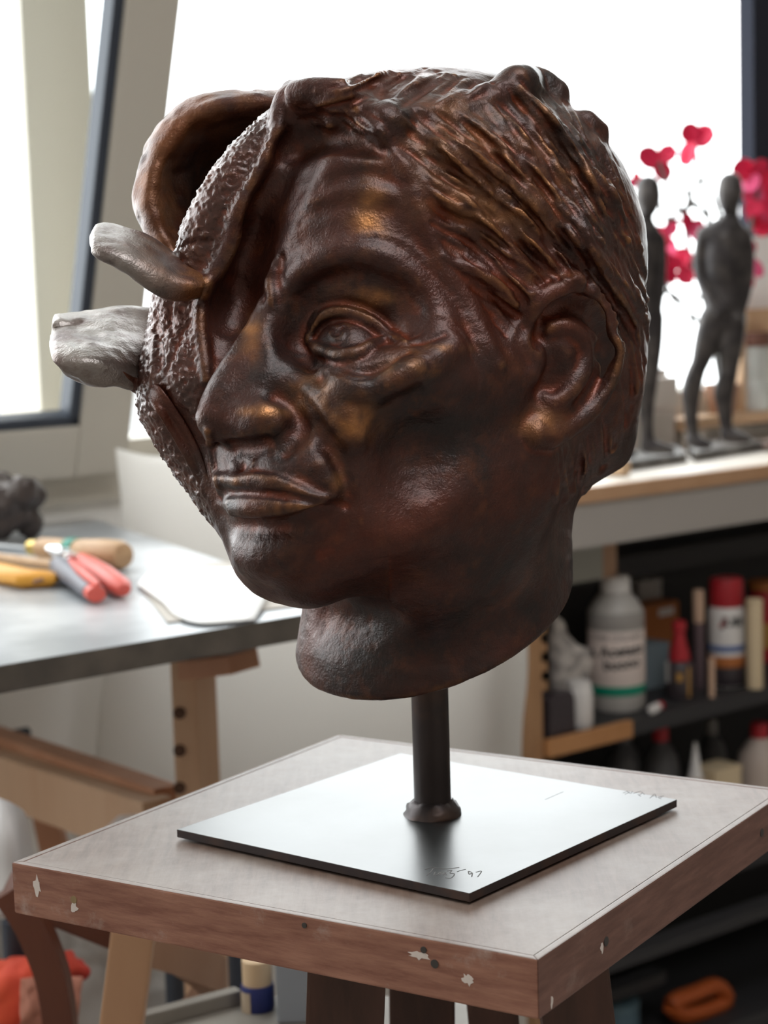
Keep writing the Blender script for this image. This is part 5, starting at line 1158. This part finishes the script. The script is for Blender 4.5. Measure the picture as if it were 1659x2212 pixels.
# cloths heaped on the chair and behind it
def heap(name, pxs, D, m, label, cat, seed, th=.012):
    rows = [[py_at(x, y, D+dd) for x, y, dd in r] for r in pxs]; o = sheet(name, rows, th, 30, 30, .003, .1, seed, None, m); tag(o, label, cat); return o
heap('dust_sheet', [[(-60, 1985, 0), (-40, 2100, -.02), (-40, 2300, -.05), (-40, 2700, -.05)], [(120, 1985, .04), (120, 2080, .0), (130, 2240, -.02), (140, 2700, -.02)], [(260, 1990, .04), (270, 2080, .03), (280, 2240, .0), (280, 2700, .0)], [(345, 2080, .1), (370, 2130, .08), (360, 2260, .02), (350, 2700, .02)]], 1.98, M_CLOTH, 'grey white dust sheet draped low behind the bentwood chair', 'cloth', 5)
heap('red_cloth', [[(-60, 2085, 0), (-60, 2160, -.03), (-60, 2300, -.03)], [(30, 2074, 0), (30, 2140, -.03), (30, 2300, -.03)], [(110, 2066, .0), (110, 2110, -.02), (90, 2170, -.02)], [(150, 2062, .02), (160, 2090, .0), (130, 2108, .0)], [(190, 2092, .03), (196, 2106, .02), (180, 2112, .02)]], 1.62, M_ORC, 'orange red cloth behind the bentwood leg', 'cloth', 9)
heap('salmon_paper', [[(46, 2114, .0), (44, 2200, -.01), (42, 2300, -.01)], [(100, 2108, .01), (100, 2200, .0), (100, 2300, .0)], [(180, 2110, .02), (170, 2200, .01), (165, 2300, .01)]], 1.56, M_PINK, 'salmon coloured paper standing in front of the red cloth', 'paper', 11, .003)
# trestle leg in front
tl2 = empty('second_trestle', np.array(list(py_at(280, 2100, 1.30)[:2])+[0]), 'light wooden trestle leg standing behind the stool', 'trestle')
a = py_at(291, 2000, 1.30); b = py_at(264, 2212, 1.30); d = (b-a); bot = a+d*((0-a[2])/d[2])
box_between('leg', bot, a+(a-b)*.10, wpxc if False else .030, .026, wood('light beech', (.52, .30, .17), (.60, .37, .22), .5, 8, (1, 1, .2)), tl2, (0, 1, 0)); box_between('foot_bar', bot+np.array([-.12, .02, .02]), bot+np.array([.2, .30, .02]), .03, .04, M_PINE, tl2)
# low board with a jar of blue paint and a grey block
zl = float(py_at(560, 2185, 1.42)[2]); M_LOWB = mat('grey painted board', (.20, .18, .155), .5, noise=(8, (.28, .26, .23), .4, .6))
lb = empty('low_board', np.array(list(py_at(560, 2200, 1.45)[:2])+[0]), 'low grey board on block legs carrying the blue paint jar', 'table')
P4 = [pz_at(x, y, zl) for x, y in ((250, 2222), (520, 2150), (1100, 2150), (1100, 2330), (370, 2330))]
prism('board', P4, zl-.02, zl, M_LOWB, lb, .002); box_between('edge_bar', pz_at(255, 2218, zl+.006), pz_at(515, 2150, zl+.006), .012, .012, M_LOWB, lb)
for x, y in ((380, 2225), (640, 2200), (1000, 2200), (1000, 2290)): q = pz_at(x, y, zl); box_between('leg', (q[0], q[1], 0), (q[0], q[1], zl-.02), .04, .04, M_LOWB, lb, (0, 1, 0))
c = pz_at(558, 2178, zl); r = 38/FPX*c[1]; pj = empty('paint_jar', c, 'blue labelled paint jar with beige lid under the stool', 'jar'); zt_ = lambda py: float(py_at(558, py, c[1])[2])-zl
lathe('jar_body', c, [(r*.95, 0), (r, .003), (r, zt_(2130)), (r*.95, zt_(2124))], mat('navy label', (.02, .03, .14), .35), pj, 28); lathe('lid', c+np.array([0, 0, zt_(2126)]), [(r*.86, 0), (r*.88, .002), (r*.88, zt_(2072)-zt_(2126)), (r*.8, zt_(2070)-zt_(2126))], mat('beige lid', (.62, .45, .28), .5), pj, 28)
an = math.atan2(*(toc(c)[1::-1])); aa = np.linspace(-1.25, -.45, 6); vv = [(c[0]+math.cos(an+a)*(r+.0006), c[1]+math.sin(an+a)*(r+.0006), zl+zt_(y)) for y in (2178, 2134) for a in aa]; mesh_obj('paper_label', vv, [(i, i+1, i+7, i+6) for i in range(5)], mat('tan label', (.42, .33, .24), .7), pj)
q = pz_at(630, 2212, zl); gbx = empty('grey_block', q, 'pale blue grey block beside the blue paint jar', 'block'); hb = float(py_at(630, 2080, q[1])[2])-zl
o = prism('block_body', [(q[0]-.011, q[1]), (q[0]+.025, q[1]), (q[0]+.03, q[1]+.06), (q[0]-.006, q[1]+.06)], zl+.0005, zl+hb, mat('pale blue grey', (.30, .33, .37), .6), gbx, .002)
